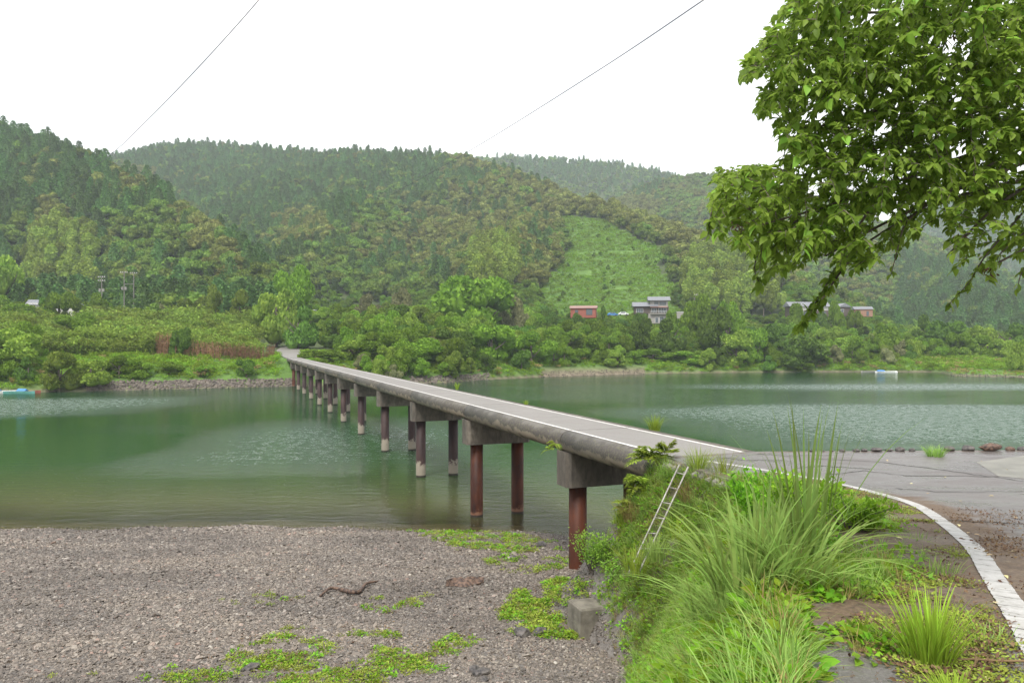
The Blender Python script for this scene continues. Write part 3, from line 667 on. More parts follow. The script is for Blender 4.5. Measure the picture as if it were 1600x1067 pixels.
protos('broad', lambda k: tree1('broadleaf_tree', 'broad', lobeset(9, seed=20 + k), 900, .17), 3)
protos('olive', lambda k: tree1('broadleaf_tree', 'olive', lobeset(10, seed=30 + k, zc=.85), 900, .17), 2)
protos('bamboo', lambda k: tree1('bamboo', 'bamboo', [(q[0] * .8, q[1] * .8, q[2], q[3]) for q in lobeset(7, seed=40 + k, zc=1.5, rz=.75, rx=.55, r0=.26, r1=.46)], 1300, .17, up=-.1, sq=1.5), 3)
protos('thicket', lambda k: plume('thicket_shoot', 'thicket', 420, .12, 7, 50 + k, .8, .12), 3)
protos('bush', lambda k: tree1('bush', 'bush', lobeset(11, seed=60 + k, zc=.62, rz=.5, rx=.7, low=.12, r0=.24, r1=.42), 3800, .088), 4)
protos('bushdark', lambda k: tree1('bush', 'bushdark', lobeset(11, seed=70 + k, zc=.62, rz=.5, rx=.7, low=.12, r0=.24, r1=.42), 3800, .088), 3)
protos('willow', lambda k: tree1('willow_bush', 'willow', lobeset(13, seed=80 + k, zc=.62, rz=.5, rx=.7, low=.1, r0=.2, r1=.4), 4200, .088, up=.6), 3)

def scatter(name, meshes, pts, rots, scl, idx, label, cat, mats=None, kind='stuff', group=None):
    """many small copies as one object: instances on points"""
    pts = np.asarray(pts, np.float32)
    me = bpy.data.meshes.new(name); me.vertices.add(len(pts)); me.vertices.foreach_set('co', pts.ravel())
    for nm, arr in (('rot', rots), ('scl', scl)):
        a = me.attributes.new(nm, 'FLOAT_VECTOR', 'POINT'); a.data.foreach_set('vector', np.asarray(arr, np.float32).ravel())
    a = me.attributes.new('idx', 'INT', 'POINT'); a.data.foreach_set('value', np.asarray(idx, np.int32))
    col = bpy.data.collections.new(name + '_kinds')
    for k, m_ in enumerate(meshes): o_ = bpy.data.objects.new('%s_kind_%02d' % (name, k), m_); col.objects.link(o_)
    ng = bpy.data.node_groups.new(name, 'GeometryNodeTree'); ng.interface.new_socket('Geometry', in_out='INPUT', socket_type='NodeSocketGeometry'); ng.interface.new_socket('Geometry', in_out='OUTPUT', socket_type='NodeSocketGeometry')
    gi = ng.nodes.new('NodeGroupInput'); go = ng.nodes.new('NodeGroupOutput'); ip = ng.nodes.new('GeometryNodeInstanceOnPoints'); ci = ng.nodes.new('GeometryNodeCollectionInfo')
    ci.inputs['Collection'].default_value = col; ci.inputs['Separate Children'].default_value = True; ci.inputs['Reset Children'].default_value = True
    def na(nm, ty): q = ng.nodes.new('GeometryNodeInputNamedAttribute'); q.data_type = ty; q.inputs['Name'].default_value = nm; return [s_ for s_ in q.outputs if s_.enabled and s_.name == 'Attribute'][0]
    lk = ng.links.new; lk(gi.outputs[0], ip.inputs['Points']); lk(ci.outputs[0], ip.inputs['Instance']); ip.inputs['Pick Instance'].default_value = True
    lk(na('idx', 'INT'), ip.inputs['Instance Index']); lk(na('scl', 'FLOAT_VECTOR'), ip.inputs['Scale'])
    e2r = ng.nodes.new('FunctionNodeEulerToRotation'); lk(na('rot', 'FLOAT_VECTOR'), e2r.inputs[0]); lk(e2r.outputs[0], ip.inputs['Rotation'])
    lk(ip.outputs[0], go.inputs[0])
    o = put(name, me); md = o.modifiers.new('scatter', 'NODES'); md.node_group = ng
    return tag(o, label, cat, group, kind)
def rz_(n, tilt=0): return np.stack([rng.normal(size=n) * tilt, rng.normal(size=n) * tilt, rng.uniform(0, 6.283, n)], 1)
def s3(s, jit=.15): s = np.asarray(s); return np.stack([s * (1 + rng.uniform(-jit, jit, len(s))), s * (1 + rng.uniform(-jit, jit, len(s))), s * (1 + rng.uniform(-jit, jit, len(s)))], 1)

# ------------------------------------------------------------------ forest on the hills
def seen(X, Y, Z, margin=12):
    """drops trees hidden far behind a ridge"""
    ok = np.ones(len(X), bool); sl_ = (Z + margin - HC) / Y
    for q in np.linspace(.12, .97, 46):
        y = Y * q; m_ = y > 150; zt = farZ(X * q, np.maximum(y, 150))
        ok &= ~(m_ & ((zt - HC) / y > sl_ + .0))
    return ok
def jitgrid(x0, x1, y0, y1, s):
    gx, gy = np.meshgrid(np.arange(x0, x1, s), np.arange(y0, y1, s)); gx = gx + rng.uniform(-.45, .45, gx.shape) * s; gy = gy + rng.uniform(-.45, .45, gy.shape) * s
    return gx.ravel(), gy.ravel()
OLV = [[(415, 395), (430, 345), (500, 330), (530, 380), (470, 400)], [(640, 345), (700, 300), (800, 280), (890, 300), (900, 335), (870, 350), (860, 470), (760, 450), (560, 415), (600, 360)], [(880, 300), (1000, 310), (1120, 375), (1250, 440), (1250, 470), (1080, 430), (1030, 370), (900, 335)], [(40, 350), (80, 310), (110, 330), (105, 360), (60, 375)], [(165, 300), (180, 255), (245, 270), (260, 300), (200, 310)], [(250, 340), (290, 330), (400, 440), (350, 440)], [(690, 235), (780, 248), (830, 280), (760, 285), (700, 262)]]
BAM = [[(30, 470), (40, 390), (90, 365), (145, 372), (150, 470)], [(1070, 500), (1068, 420), (1110, 408), (1190, 425), (1230, 450), (1225, 500)], [(735, 455), (745, 395), (800, 398), (810, 460)], [(880, 332), (900, 305), (930, 305), (935, 330)]]
BRD = [[(0, 480), (0, 405), (45, 410), (50, 480)], [(150, 470), (165, 330), (300, 380), (420, 450), (420, 480)], [(420, 430), (560, 330), (660, 330), (700, 470), (420, 480)], [(860, 270), (1400, 270), (1400, 500), (860, 500)]]
tx, ty, kk, ss = [], [], [], []
for x0, x1, y0, y1, s, sz in ((-520, 60, 262, 620, 5.9, 1.18), (-60, 420, 262, 620, 6.0, 1.12), (-620, 560, 621, 1010, 7.2, 1.2), (-820, 1200, 1010, 1230, 8.0, 1.2), (-400, 1500, 1231, 1760, 12, 1.35)):
    gx, gy = jitgrid(x0, x1, y0, y1, s); tx.append(gx); ty.append(gy); ss.append(np.full(len(gx), sz))
tx = np.concatenate(tx); ty = np.concatenate(ty); ss = np.concatenate(ss)
ex_, ey_ = jitgrid(-60, 300, 250, 460, 5.0); tx = np.concatenate([tx, ex_]); ty = np.concatenate([ty, ey_]); ss = np.concatenate([ss, np.full(len(ex_), -1.0)])
k0 = (np.abs(tx / ty) < .80); tx, ty, ss = tx[k0], ty[k0], ss[k0]; tz = farZ(tx, ty)
px_, py_ = toPx(tx, ty, tz)
dsh = ty - shoreY(tx, ty)
k0 = (dsh > 95) & (tz > 7); 
tt_ = tx * AX.x + ty * AX.y; s_ = tx * AN.x + ty * AN.y
k0 &= ~((np.abs(s_ - 14) < 10) & (tt_ < T1 + 80))
wob = (fbm(tx * .03, ty * .03) - .5) * 40; wob2 = (fbm(tx * .03 + 50, ty * .03) - .5) * 24
k0 &= ~(inpoly(px_ + (fbm(tx * .05, ty * .05) - .5) * 60, py_ + (fbm(tx * .06 + 9, ty * .06) - .5) * 30, CLEAR) & (ty < 760))
k0 &= seen(tx, ty, tz)
# keep the house plots open
for hx, hy, hr in ((1018, 300, 13), (912, 296, 9), (1260, 330, 18), (1340, 340, 12), (85, 250, 14), (182, 262, 9), (1090, 310, 4), (965, 292, 8)):
    X0 = (hx - 800) / F * hy; k0 &= ~((np.abs(tx - X0) < hr) & (ty > hy - 40) & (ty < hy + 10))
tx, ty, tz, ss, px_, py_, wob, wob2 = [q[k0] for q in (tx, ty, tz, ss, px_, py_, wob, wob2)]
kind = np.zeros(len(tx), int)                         # 0 cedar 1 broad 2 olive 3 bamboo
nmix = vnoise(tx * .05 + 7, ty * .05); rr = rng.random(len(tx))
kind[(nmix > .70) & (rr < .7)] = 1; kind[rr < .05] = 2; kind[(rr > .05) & (rr < .13)] = 1
for pl in BRD: kind[inpoly(px_ + wob, py_ + wob2, pl) & (rr > .30) & (ty < 900)] = 1
for pl in BRD[3:]: kind[inpoly(px_, py_, pl) & (rr < .3)] = 2
for pl in OLV: kind[inpoly(px_ + wob, py_ + wob2, pl) & (rr > .25)] = 2
for pl in BAM: kind[inpoly(px_ + wob * .3, py_ + wob2 * .3, pl) & (ty < 620)] = 3
kind[(ty > 1240) & (kind > 1)] = 1
kind[(px_ > 1030) & (ty > 800) & (ty < 1240)] = np.where(rr[(px_ > 1030) & (ty > 800) & (ty < 1240)] < .25, 2, 1)
low = (px_ > 440) & (py_ > 452 + wob * .3) & (kind != 3) & (ty < 470) & ~((px_ < 700) & (py_ < 462)); kind[low] = 4
hgt = np.select([kind == 4, kind == 0, kind == 1, kind == 2, kind == 3], [rng.uniform(2.6, 4.6, len(tx)), rng.uniform(9.5, 14.5, len(tx)), rng.uniform(4.0, 6.2, len(tx)), rng.uniform(3.6, 6.4, len(tx)), rng.uniform(4.0, 6.0, len(tx))]) * ss
base = {0: 0, 1: 3, 2: 6, 3: 8, 4: 11}; nvar = {0: 3, 1: 3, 2: 2, 3: 3, 4: 8}
meshes = PR_['cedar'] + PR_['broad'] + PR_['olive'] + PR_['bamboo'] + PR_['bush'] + PR_['bushdark'] + PR_['willow'][:1]
idx = np.array([base[k] for k in kind]) + (rng.integers(0, 100, len(tx)) % np.array([nvar[k] for k in kind]))
kp = ~((ss < 0) & (kind != 4)); ss = np.abs(ss); hgt = np.abs(hgt)
tx, ty, tz, ss, px_, py_, kind, hgt, idx = [q[kp] for q in (tx, ty, tz, ss, px_, py_, kind, hgt, idx)]
app = hgt / ty; order = np.argsort(-app)
NAMES = {0: ('cedar_tree', 'dark green pointed cedar in the close stand on the valley side', 'tree', 'cedars on the hillsides'), 1: ('broadleaf_tree', 'round topped green broadleaf tree in the mixed wood on the hillside', 'tree', 'green broadleaf trees on the hillsides'),
         2: ('flowering_broadleaf_tree', 'broadleaf tree with yellow brown flowering crown in the hillside wood', 'tree', 'yellow brown broadleaf trees on the hillsides'), 3: ('bamboo_clump', 'tall pale green feathery bamboo clump below the dark wood', 'bamboo', 'bamboo groves at the foot of the hills')}
single = np.zeros(len(tx), bool)
for k in range(4):
    ids = [q for q in order if kind[q] == k][:(110, 90, 60, 60)[k]]
    for q in ids:
        nm, lb, ct, gp = NAMES[k]; sc_ = hgt[q]; o = put(nm, meshes[idx[q]], None, (tx[q], ty[q], tz[q] - .4), rng.uniform(0, 6.28), (sc_ * rng.uniform(.9, 1.15), sc_ * rng.uniform(.9, 1.15), sc_)); tag(o, lb, ct, gp); single[q] = True
q = ~single
scatter('hillside_forest', meshes, np.stack([tx[q], ty[q], tz[q] - .4], 1), rz_(q.sum(), .03), s3(hgt[q], .18), idx[q], 'dense forest of dark cedars and rounder broadleaf trees covering the hills', 'forest')
NTREES = len(tx)
# clearing: rough tufts and low shrubs in loose rows
gx, gy = jitgrid(0, 160, 270, 640, 2.1); gz = farZ(gx, gy); gpx, gpy = toPx(gx, gy, gz)
k0 = inpoly(gpx + (fbm(gx * .05, gy * .05) - .5) * 60, gpy + (fbm(gx * .06 + 9, gy * .06) - .5) * 30, CLEAR) & (vnoise(gx * .06, gz * .35) > .14); gx, gy, gz = gx[k0], gy[k0], gz[k0]; n = len(gx)
protos('tuft', lambda k: plume('tuft', 'grass', 120, .25, 8, 90 + k, .9, .4), 2)
sz = rng.uniform(.9, 2.2, n) * (1 + .8 * (rng.random(n) < .06)); ix = np.where(rng.random(n) < .035, 2 + rng.integers(0, 2, n), rng.integers(0, 2, n))
scatter('clearing_scrub', PR_['tuft'] + PR_['bushdark'][:1] + PR_['bush'][:1], np.stack([gx, gy, gz - .1], 1), rz_(n, .05), s3(sz, .3), ix, 'bright green grass and low scrub growing in rough rows on the cleared slope', 'scrub')

# ------------------------------------------------------------------ far bank: shrubs and trees one by one
def gY(px, py):      # distance at which the far ground is seen at this pixel
    Ys_ = np.arange(142, 420, 1.0); z = farZ((px - 800) / F * Ys_, Ys_); yy = HOR - F * (z - HC) / Ys_; k = np.argmin(np.abs(yy - py)); return float(Ys_[k])
KEY = {'bush': 'green_bush', 'bushdark': 'dark_bush', 'willow': 'willow_bush'}
# px, base py, top py, half width px, distance, kind, label
BANK = [
 (32, 604, 518, 56, 150, 'willow', 'large rounded grey green bush at the far left waterline behind the moored boats'),
 (92, 612, 552, 42, 142, 'willow', 'light green bush leaning over the water just right of the small boats'),
 (142, 606, 556, 38, 145, 'willow', 'low spreading light green bush at the left end of the stone bank'),
 (186, 600, 556, 30, 150, 'bush', 'mid green shrub on the left bank above the first stones'),
 (218, 598, 562, 26, 152, 'bush', 'small shrub on the left bank below the brown stalks'),
 (262, 592, 566, 26, 156, 'bush', 'low green shrub in the grass under the tallest brown stalks'),
 (322, 592, 570, 22, 158, 'bush', 'small round shrub in the grassy bank between the two patches of brown stalks'),
 (385, 588, 560, 20, 160, 'bushdark', 'dark hollow shrub in the grassy bank left of the bridge end'),
 (283, 552, 510, 20, 172, 'bushdark', 'dark ivy covered bush standing among the brown stalks'),
 (336, 490, 450, 20, 255, 'willow', 'small light rounded tree left of the big willow above the thicket'),
 (374, 500, 456, 26, 250, 'willow', 'olive green rounded tree between the small one and the big willow'),
 (432, 528, 440, 46, 222, 'willow', 'big light olive willow with rounded lobes beside the far road'),
 (466, 532, 478, 36, 212, 'bushdark', 'dark green rounded tree right above the far end of the bridge road'),
 (458, 485, 425, 34, 262, 'bush', 'fresh green tree rising behind the big willow'),
 (92, 486, 455, 27, 238, 'bush', 'bright yellow green tree in front of the grey roof at the left'),
 (12, 486, 408, 40, 262, 'willow', 'large domed yellow green tree at the left edge under the hill'),
 (25, 520, 478, 40, 225, 'bush', 'green bush below the domed tree at the left edge'),
 (118, 520, 492, 36, 205, 'bush', 'low bright bush in the thicket below the bright tree'),
 (500, 588, 545, 36, 178, 'bush', 'light green shrub right beside the far end of the bridge'),
 (548, 584, 533, 40, 184, 'willow', 'yellow green shrub second from the far bridge end'),
 (600, 588, 524, 46, 186, 'bush', 'pale topped shrub third from the far bridge end'),
 (652, 592, 532, 44, 184, 'bush', 'feathery light green shrub above the stones right of the bridge'),
 (532, 540, 498, 38, 215, 'bushdark', 'grey green shrub above the light shrubs right of the road'),
 (622, 530, 476, 34, 236, 'bushdark', 'dark green pointed bush left of the brown reeds'),
 (575, 488, 456, 28, 282, 'pale', 'cream flowering tree left of the taller cream flowering tree'),
 (628, 484, 452, 28, 284, 'pale', 'taller cream flowering tree left of the big spreading tree'),
 (745, 520, 430, 74, 262, 'bush', 'widest spreading green tree in the middle of the far bank'),
 (700, 500, 448, 40, 268, 'bush', 'left shoulder tree next to the widest spreading tree'),
 (804, 505, 460, 30, 270, 'pale', 'pale tree at the right edge of the widest spreading tree'),
 (712, 590, 512, 40, 196, 'bushdark', 'dark tall shrub at the waterline right of the stones'),
 (768, 588, 506, 48, 202, 'bush', 'large glossy shrub hanging to the water below the widest tree'),
 (830, 586, 520, 40, 212, 'bush', 'leafy green shrub on the waterline left of the brown shore'),
 (690, 545, 505, 34, 226, 'bushdark', 'dark round bush midway up the bank below the brown reeds'),
 (880, 560, 515, 34, 236, 'bush', 'green bush on the slope below the red shed'),
 (906, 514, 488, 20, 275, 'bushdark', 'small dark round tree just below the red shed'),
 (905, 572, 545, 26, 226, 'bush', 'bush above the brown shore below the red shed'),
 (940, 492, 478, 13, 296, 'bushdark', 'small dark bush between the red shed and the parked blue things'),
 (965, 584, 550, 26, 228, 'willow', 'small yellow green bush alone on the brown shore'),
 (1000, 550, 496, 28, 246, 'bushdark', 'dark upright tree below the two storey house'),
 (1048, 540, 498, 34, 250, 'bushdark', 'rounded dark tree below and right of the two storey house'),
 (1112, 542, 478, 38, 252, 'bushdark', 'tallest dark green tree right of the two storey house'),
 (1090, 505, 470, 30, 278, 'bush', 'green tree behind the tallest dark tree near the pair of poles'),
 (1140, 510, 470, 26, 280, 'bush', 'green tree in front of the pale bamboo'),
 (1020, 580, 545, 40, 240, 'bush', 'broad low shrub at the water below the two storey house'),
 (1080, 582, 550, 34, 242, 'bush', 'low leafy shrub at the water left of the light willow'),
 (1150, 584, 520, 38, 243, 'willow', 'light grey green willow overhanging the water'),
 (1178, 572, 512, 24, 247, 'bush', 'narrow tree behind the light overhanging willow'),
 (1255, 584, 524, 46, 246, 'bushdark', 'biggest dark rounded tree at the waterline on the right'),
 (1256, 586, 568, 20, 243, 'bush', 'small light shrub touching the water under the biggest dark tree'),
 (1210, 540, 505, 30, 262, 'bushdark', 'dark bush up the slope left of the long white walled house'),
 (1320, 560, 520, 32, 262, 'willow', 'soft grey green willow right of the biggest dark tree'),
 (1376, 548, 508, 32, 268, 'bush', 'rounded green bush on the bank above the right hand boats'),
 (1343, 584, 556, 14, 247, 'bush', 'small bright shrub at the water left of the right hand boats'),
 (1305, 500, 478, 16, 310, 'bush', 'green tree between the long white walled house and the small shed'),
 (1450, 525, 492, 26, 290, 'bushdark', 'dark wide bush on the slope at the right below the blue hill'),
 (1480, 542, 500, 38, 280, 'bushdark', 'large grey green bush on the right bank behind the grassy spit'),
 (1530, 540, 502, 32, 282, 'willow', 'soft willow bush between the two large bushes on the right bank'),
 (1578, 548, 505, 34, 272, 'bushdark', 'dark green bush on the right bank near the edge of the picture'),
 (998, 507, 488, 18, 286, 'bushdark', 'dark bush covering the left foot of the two storey house'),
 (1045, 508, 489, 16, 285, 'bush', 'green bush at the right foot of the two storey house'),
 (1240, 505, 481, 20, 316, 'bush', 'bush in front of the left end of the long farmhouse'),
 (1282, 506, 485, 18, 314, 'bushdark', 'dark bush in front of the right half of the long farmhouse'),
 (1335, 505, 484, 16, 330, 'bush', 'bush in front of the orange brown house'),
 (62, 486, 464, 18, 236, 'bushdark', 'dark bush hiding the left wall of the grey roofed house'),
 (125, 488, 470, 18, 236, 'bush', 'bush hiding the right end of the grey roofed house'),
 (1590, 545, 524, 20, 215, 'willow', 'young light tree at the right edge above the grassy spit'),
]
PR_['pale'] = [tree1('flowering_tree', 'pale', lobeset(11, seed=95 + k, zc=.62, rz=.5, rx=.7, low=.12, r0=.22, r1=.4), 3800, .088) for k in range(2)]
crm = {}; TRK = [trunkmesh('trunk', .75, .055, k, 6) for k in range(3)]
occ = []
for q, (px, by, ty_, hw, Y, kd, lb) in enumerate(BANK):
    X = (px - 800) / F * Y; z = float(farZ(X, Y)); rw = hw / F * Y; top = HC + (HOR - ty_) / F * Y; h = max(1.5, top - z)
    o = empty('bank_tree' if h > 6 else 'bank_shrub', (X, Y, z - .2), random.uniform(0, 6.28))
    o.scale = (rw * 1.0, rw * 1.0, h / 1.28); tag(o, lb, 'tree' if h > 6 else 'shrub')
    put('crown', PR_[kd][q % len(PR_[kd])], o); put('trunk', TRK[q % 3], o); occ.append((X, Y, rw))
occ = np.array(occ)
BR = [(560, 1.0)]
gx, gy = jitgrid(-190, 250, 140, 330, 4.1); gz = farZ(gx, gy); d = gy - shoreY(gx, gy); gpx, gpy = toPx(gx, gy, gz)
tt_ = gx * AX.x + gy * AX.y; s_ = gx * AN.x + gy * AN.y
def thick(px, d): return (px < 432) & (d > 24) & (d < 112)
k0 = (d > .6) & (d < 118) & (np.abs(gx / gy) < .78)
k0 &= ~((np.abs(s_ - 14) < 8.5 + 3 * (s_ > 14)) & (tt_ < T1 + 80)) & ~((np.abs(s_ - 13) < 6) & (tt_ < T1 + 8))
k0 &= ~thick(gpx, d) & ~((gpx > 60) & (gpx < 450) & (d < 25))
k0 &= ~((gpx > 1390) & (d < 14)) & ~((gpx > 1476) & (d < 55)) & ~((gpx > 1290) & (gpx <= 1476) & (d < 10) & (rng.random(len(gx)) < .6))
k0 &= ~(inpoly(gpx, gpy, CLEAR) & (rng.random(len(gx)) < .93))
k0 &= ~((gpx > 850) & (gpx < 1090) & (d < 6))
k0 &= ~((vnoise(gx * .07, gy * .07 + 40) > .78) & (d > 12))
for X_, Y_, r_ in occ: k0 &= (np.hypot(gx - X_, gy - Y_) > r_ * .8)
for hx, hy, hr in ((1018, 300, 11), (912, 296, 7), (1260, 330, 14), (1340, 340, 9), (85, 250, 9), (182, 262, 4), (965, 292, 6)):
    X0 = (hx - 800) / F * hy; k0 &= ~((np.abs(gx - X0) < hr) & (gy > hy - 16) & (gy < hy + 9))
gx, gy, gz, d = gx[k0], gy[k0], gz[k0], d[k0]; n = len(gx)
rad = rng.uniform(2.4, 5.0, n) * np.interp(d, [0, 8, 40], [.8, .95, 1.1]); hh = rad * rng.uniform(.95, 1.5, n)
kd = rng.choice(4, n, p=[.52, .18, .24, .06]); kd = np.where(vnoise(gx * .04 + 9, gy * .04) > .68, 1, kd)
fm = PR_['bush'] + PR_['bushdark'] + PR_['willow'] + PR_['pale']; b0 = np.array([0, 4, 7, 10]); nv = np.array([4, 3, 3, 2])
ix = b0[kd] + rng.integers(0, 100, n) % nv[kd]; order = np.argsort(-(rad / gy))
FN = [('green_bush', 'fresh green leafy bush filling the far bank between the larger trees', 'bush', 'green bushes filling the far bank'), ('dark_bush', 'dark green rounded bush filling the far bank between the larger trees', 'bush', 'dark bushes filling the far bank'),
      ('willow_bush', 'light grey green willow bush filling the far bank between the larger trees', 'bush', 'willow bushes filling the far bank'), ('pale_bush', 'cream tinted flowering bush filling the far bank between the larger trees', 'bush', 'flowering bushes filling the far bank')]
single = np.zeros(n, bool)
for q in order[:270]:
    nm, lb, ct, gp = FN[kd[q]]; o = put(nm, fm[ix[q]], None, (gx[q], gy[q], gz[q] - .25), rng.uniform(0, 6.28), (rad[q], rad[q], hh[q])); tag(o, lb, ct, gp); single[q] = True
q = ~single
if q.sum(): scatter('far_bank_scrub', fm, np.stack([gx[q], gy[q], gz[q] - .25], 1), rz_(q.sum()), np.stack([rad[q], rad[q], hh[q]], 1), ix[q], 'mixed green scrub further up the far bank towards the hills', 'scrub')
# thicket on the left bank
gx, gy = jitgrid(-190, -40, 150, 262, 2.4); gz = farZ(gx, gy); d = gy - shoreY(gx, gy); gpx, gpy = toPx(gx, gy, gz)
tt_ = gx * AX.x + gy * AX.y; s_ = gx * AN.x + gy * AN.y
k0 = thick(gpx, d) & ~((np.abs(s_ - 14) < 9) & (tt_ < T1 + 80))
X0 = (85 - 800) / F * 250; k0 &= ~((np.abs(gx - X0) < 10) & (gy > 236))
gx, gy, gz, d = gx[k0], gy[k0], gz[k0], d[k0]; n = len(gx)
sz = rng.uniform(4.0, 6.6, n) * (.55 + .9 * vnoise(gx * .10, gy * .10)); 
scatter('reed_thicket', PR_['thicket'], np.stack([gx, gy, gz - .2], 1), rz_(n, .06), s3(sz, .15), rng.integers(0, 3, n), 'wide thicket of fine upright olive green shoots covering the left bank', 'thicket')
# dead brown stalks at the front of the thicket
def stalks(name, x0, x1, Y, hmin, hmax, n, label, grp=None):
    tm = TM()
    for k in range(n):
        px = random.uniform(x0, x1); y = Y + random.uniform(-1.5, 1.5); X = (px - 800) / F * y; z = float(farZ(X, y)); h = random.uniform(hmin, hmax); lx, ly = random.gauss(0, .25), random.gauss(0, .25)
        v, f = tubetri([(X, y, z - .1), (X + lx * .4, y + ly * .4, z + h * .6), (X + lx, y + ly, z + h)], [.045, .04, .02], 3); tm.add(v, f)
        m_ = 7; tq = rng.uniform(.35, 1, m_); pp = np.stack([X + lx * tq, y + ly * tq, z + h * tq], 1) + rng.normal(size=(m_, 3)) * .09
        v, f = leaves(pp, rng.normal(size=(m_, 3)) + np.array([0, 0, -.4]), rng.normal(size=(m_, 3)), np.full(m_, .45), np.full(m_, .12), LT4, LF4); tm.add(v, f)
    tag(put(name, tm.mesh(name, [M['stalk']])), label, 'reeds', grp, 'stuff')
stalks('dead_reeds', 244, 277, 172.5, 3.2, 5.6, 150, 'tallest patch of dead red brown stalks in front of the left thicket')
stalks('dead_reeds', 277, 345, 173, 1.8, 4.2, 170, 'middle patch of thin dead stalks right of the ivy covered bush')
stalks('dead_reeds', 345, 428, 177, 1.6, 4.0, 170, 'sparse brown stalks at the right end of the left thicket')
stalks('dead_reeds', 648, 700, 245, 1.5, 3.6, 150, 'faded pink brown reeds below the widest spreading tree')
# bank grass along the whole shore
gx, gy = jitgrid(-190, 230, 138, 300, 1.35); d = gy - shoreY(gx, gy); gpx, _ = toPx(gx, gy, gx * 0)
tt_ = gx * AX.x + gy * AX.y; s_ = gx * AN.x + gy * AN.y
k0 = (d > np.where((gpx > 845) & (gpx < 1010), 5, np.where(gpx > 1470, 2.2, np.where((gpx > 130) & (gpx < 765), 3.4, .4)))) & (d < np.where(gpx > 1470, 70, np.where(gpx < 450, 27, 34))) & (np.abs(gx / gy) < .76) & ~((np.abs(s_ - 13.3) < 3.3) & (tt_ < T1 + 80))
gx, gy, d, gpx = gx[k0], gy[k0], d[k0], gpx[k0]; gz = farZ(gx, gy); n = len(gx)
protos('dryt', lambda k: plume('dry_tuft', 'drygrass', 90, .3, 7, 99 + k, .9, .3), 1)
sz = rng.uniform(.7, 1.5, n) * (.6 + .9 * vnoise(gx * .15, gy * .15)); sz = np.where((gpx > 1490) & (d < 14), sz * .55, sz); sz = np.where((gpx > 1310) & (gpx < 1480) & (d < 22), sz * 1.6, sz)
dry = (rng.random(n) < np.where((gpx > 1480) & (d < 12), .38, .05)); ix = np.where(dry, 2, rng.integers(0, 2, n))
protos('tuft2', lambda k: plume('tuft', 'grass', 130, .22, 8, 190 + k, .9, .45), 2)
scatter('far_bank_grass', PR_['tuft2'] + PR_['dryt'], np.stack([gx, gy, gz - .05], 1), rz_(n, .1), s3(sz, .3), ix, 'rough bright green grass along the far shore of the river', 'grass')

# ------------------------------------------------------------------ stones
def stonemesh(name, seed, m, flatn=.6, sub=1):
    import bmesh
    g = np.random.default_rng(seed); bm = bmesh.new(); bmesh.ops.create_icosphere(bm, subdivisions=sub, radius=.5)
    ax = g.normal(size=(4, 3)); ax = unit(ax)
    for v in bm.verts:
        c = np.array(v.co[:]); 
        for a in ax:
            t_ = c @ a; lim = .36
            if t_ > lim: c = c - a * (t_ - lim) * .85
        c = c * (1 + g.uniform(-.09, .09)); v.co = c * np.array([1, .78, flatn])
    me = bpy.data.meshes.new(name); bm.to_mesh(me); bm.free(); me.materials.append(m); return me
PEB = [stonemesh('pebble', k, M['pebble'], .22 + .06 * (k % 4)) for k in range(8)]
ROCK = [stonemesh('rock', 40 + k, M['rock'], .62, 2) for k in range(5)]
BOULD = [stonemesh('rock', 60 + k, M['riprap'], .66, 1) for k in range(5)]
# rock revetments of the far bank
def riprap(name, x0, x1, n, label, h=2.2, s0=.35, s1=.95):
    px = rng.uniform(x0, x1, n); off = rng.uniform(-.3, 2.6, n); Y = np.interp(px, UX, UY) + off; X = (px - 800) / F * Y; z = np.maximum(farZ(X, Y), off * h / 3.8 - .1) + rng.uniform(-.1, .2, n)
    sz = rng.uniform(s0, s1, n)
    scatter(name, BOULD, np.stack([X, Y, z], 1), rng.uniform(0, 6.28, (n, 3)), s3(sz, .3), rng.integers(0, 5, n), label, 'stones')
riprap('stone_revetment', 135, 462, 1500, 'long low heap of broken stones along the left bank up to the bridge', 1.2)
riprap('stone_revetment', 640, 765, 500, 'short heap of broken stones on the bank right of the bridge', 1.6, .3, .9)
riprap('shore_stones', 845, 1010, 260, 'scattered pale stones on the brown shore below the red shed', .6, .2, .45)
riprap('shore_stones', 1480, 1640, 260, 'small stones along the edge of the grassy spit on the right', .4, .2, .5)
# pebbles of the near beach
n = 275000
u_ = rng.uniform(-.95, .28, n * 2); yy = (1 / rng.uniform(1 / 37.4, 1 / 9.0, n * 2) ** .8); yy = 9 + (37.4 - 9) * rng.random(n * 2) ** .82
X = u_ * yy; Y = yy; Z = nearZ(X, Y); gpx, gpy = toPx(X, Y, Z)
k0 = (Z > -.45) & (gpy < 1110) & (gpx > -290) & ((edgeX(Y) - X) > np.interp(Y, [8, 12, 16, 20, 24], [2.6, 3.0, 2.6, 2.3, .5]))
X, Y, Z = X[k0][:n], Y[k0][:n], Z[k0][:n]; n = len(X)
sz = np.clip(rng.lognormal(-2.85, .42, n) * (.72 + .75 * fbm(X * .22, Y * .5 + 3)), .032, .28) * np.interp(Y, [10, 36], [.85, 1.2])
scatter('pebble_beach', PEB, np.stack([X, Y, Z + sz * .05], 1), np.stack([rng.normal(size=n) * .35, rng.normal(size=n) * .35, rng.uniform(0, 6.28, n)], 1), s3(sz, .25), rng.integers(0, 8, n), 'grey brown beach of countless flat pebbles running down to the river', 'pebbles')
NPEB = n
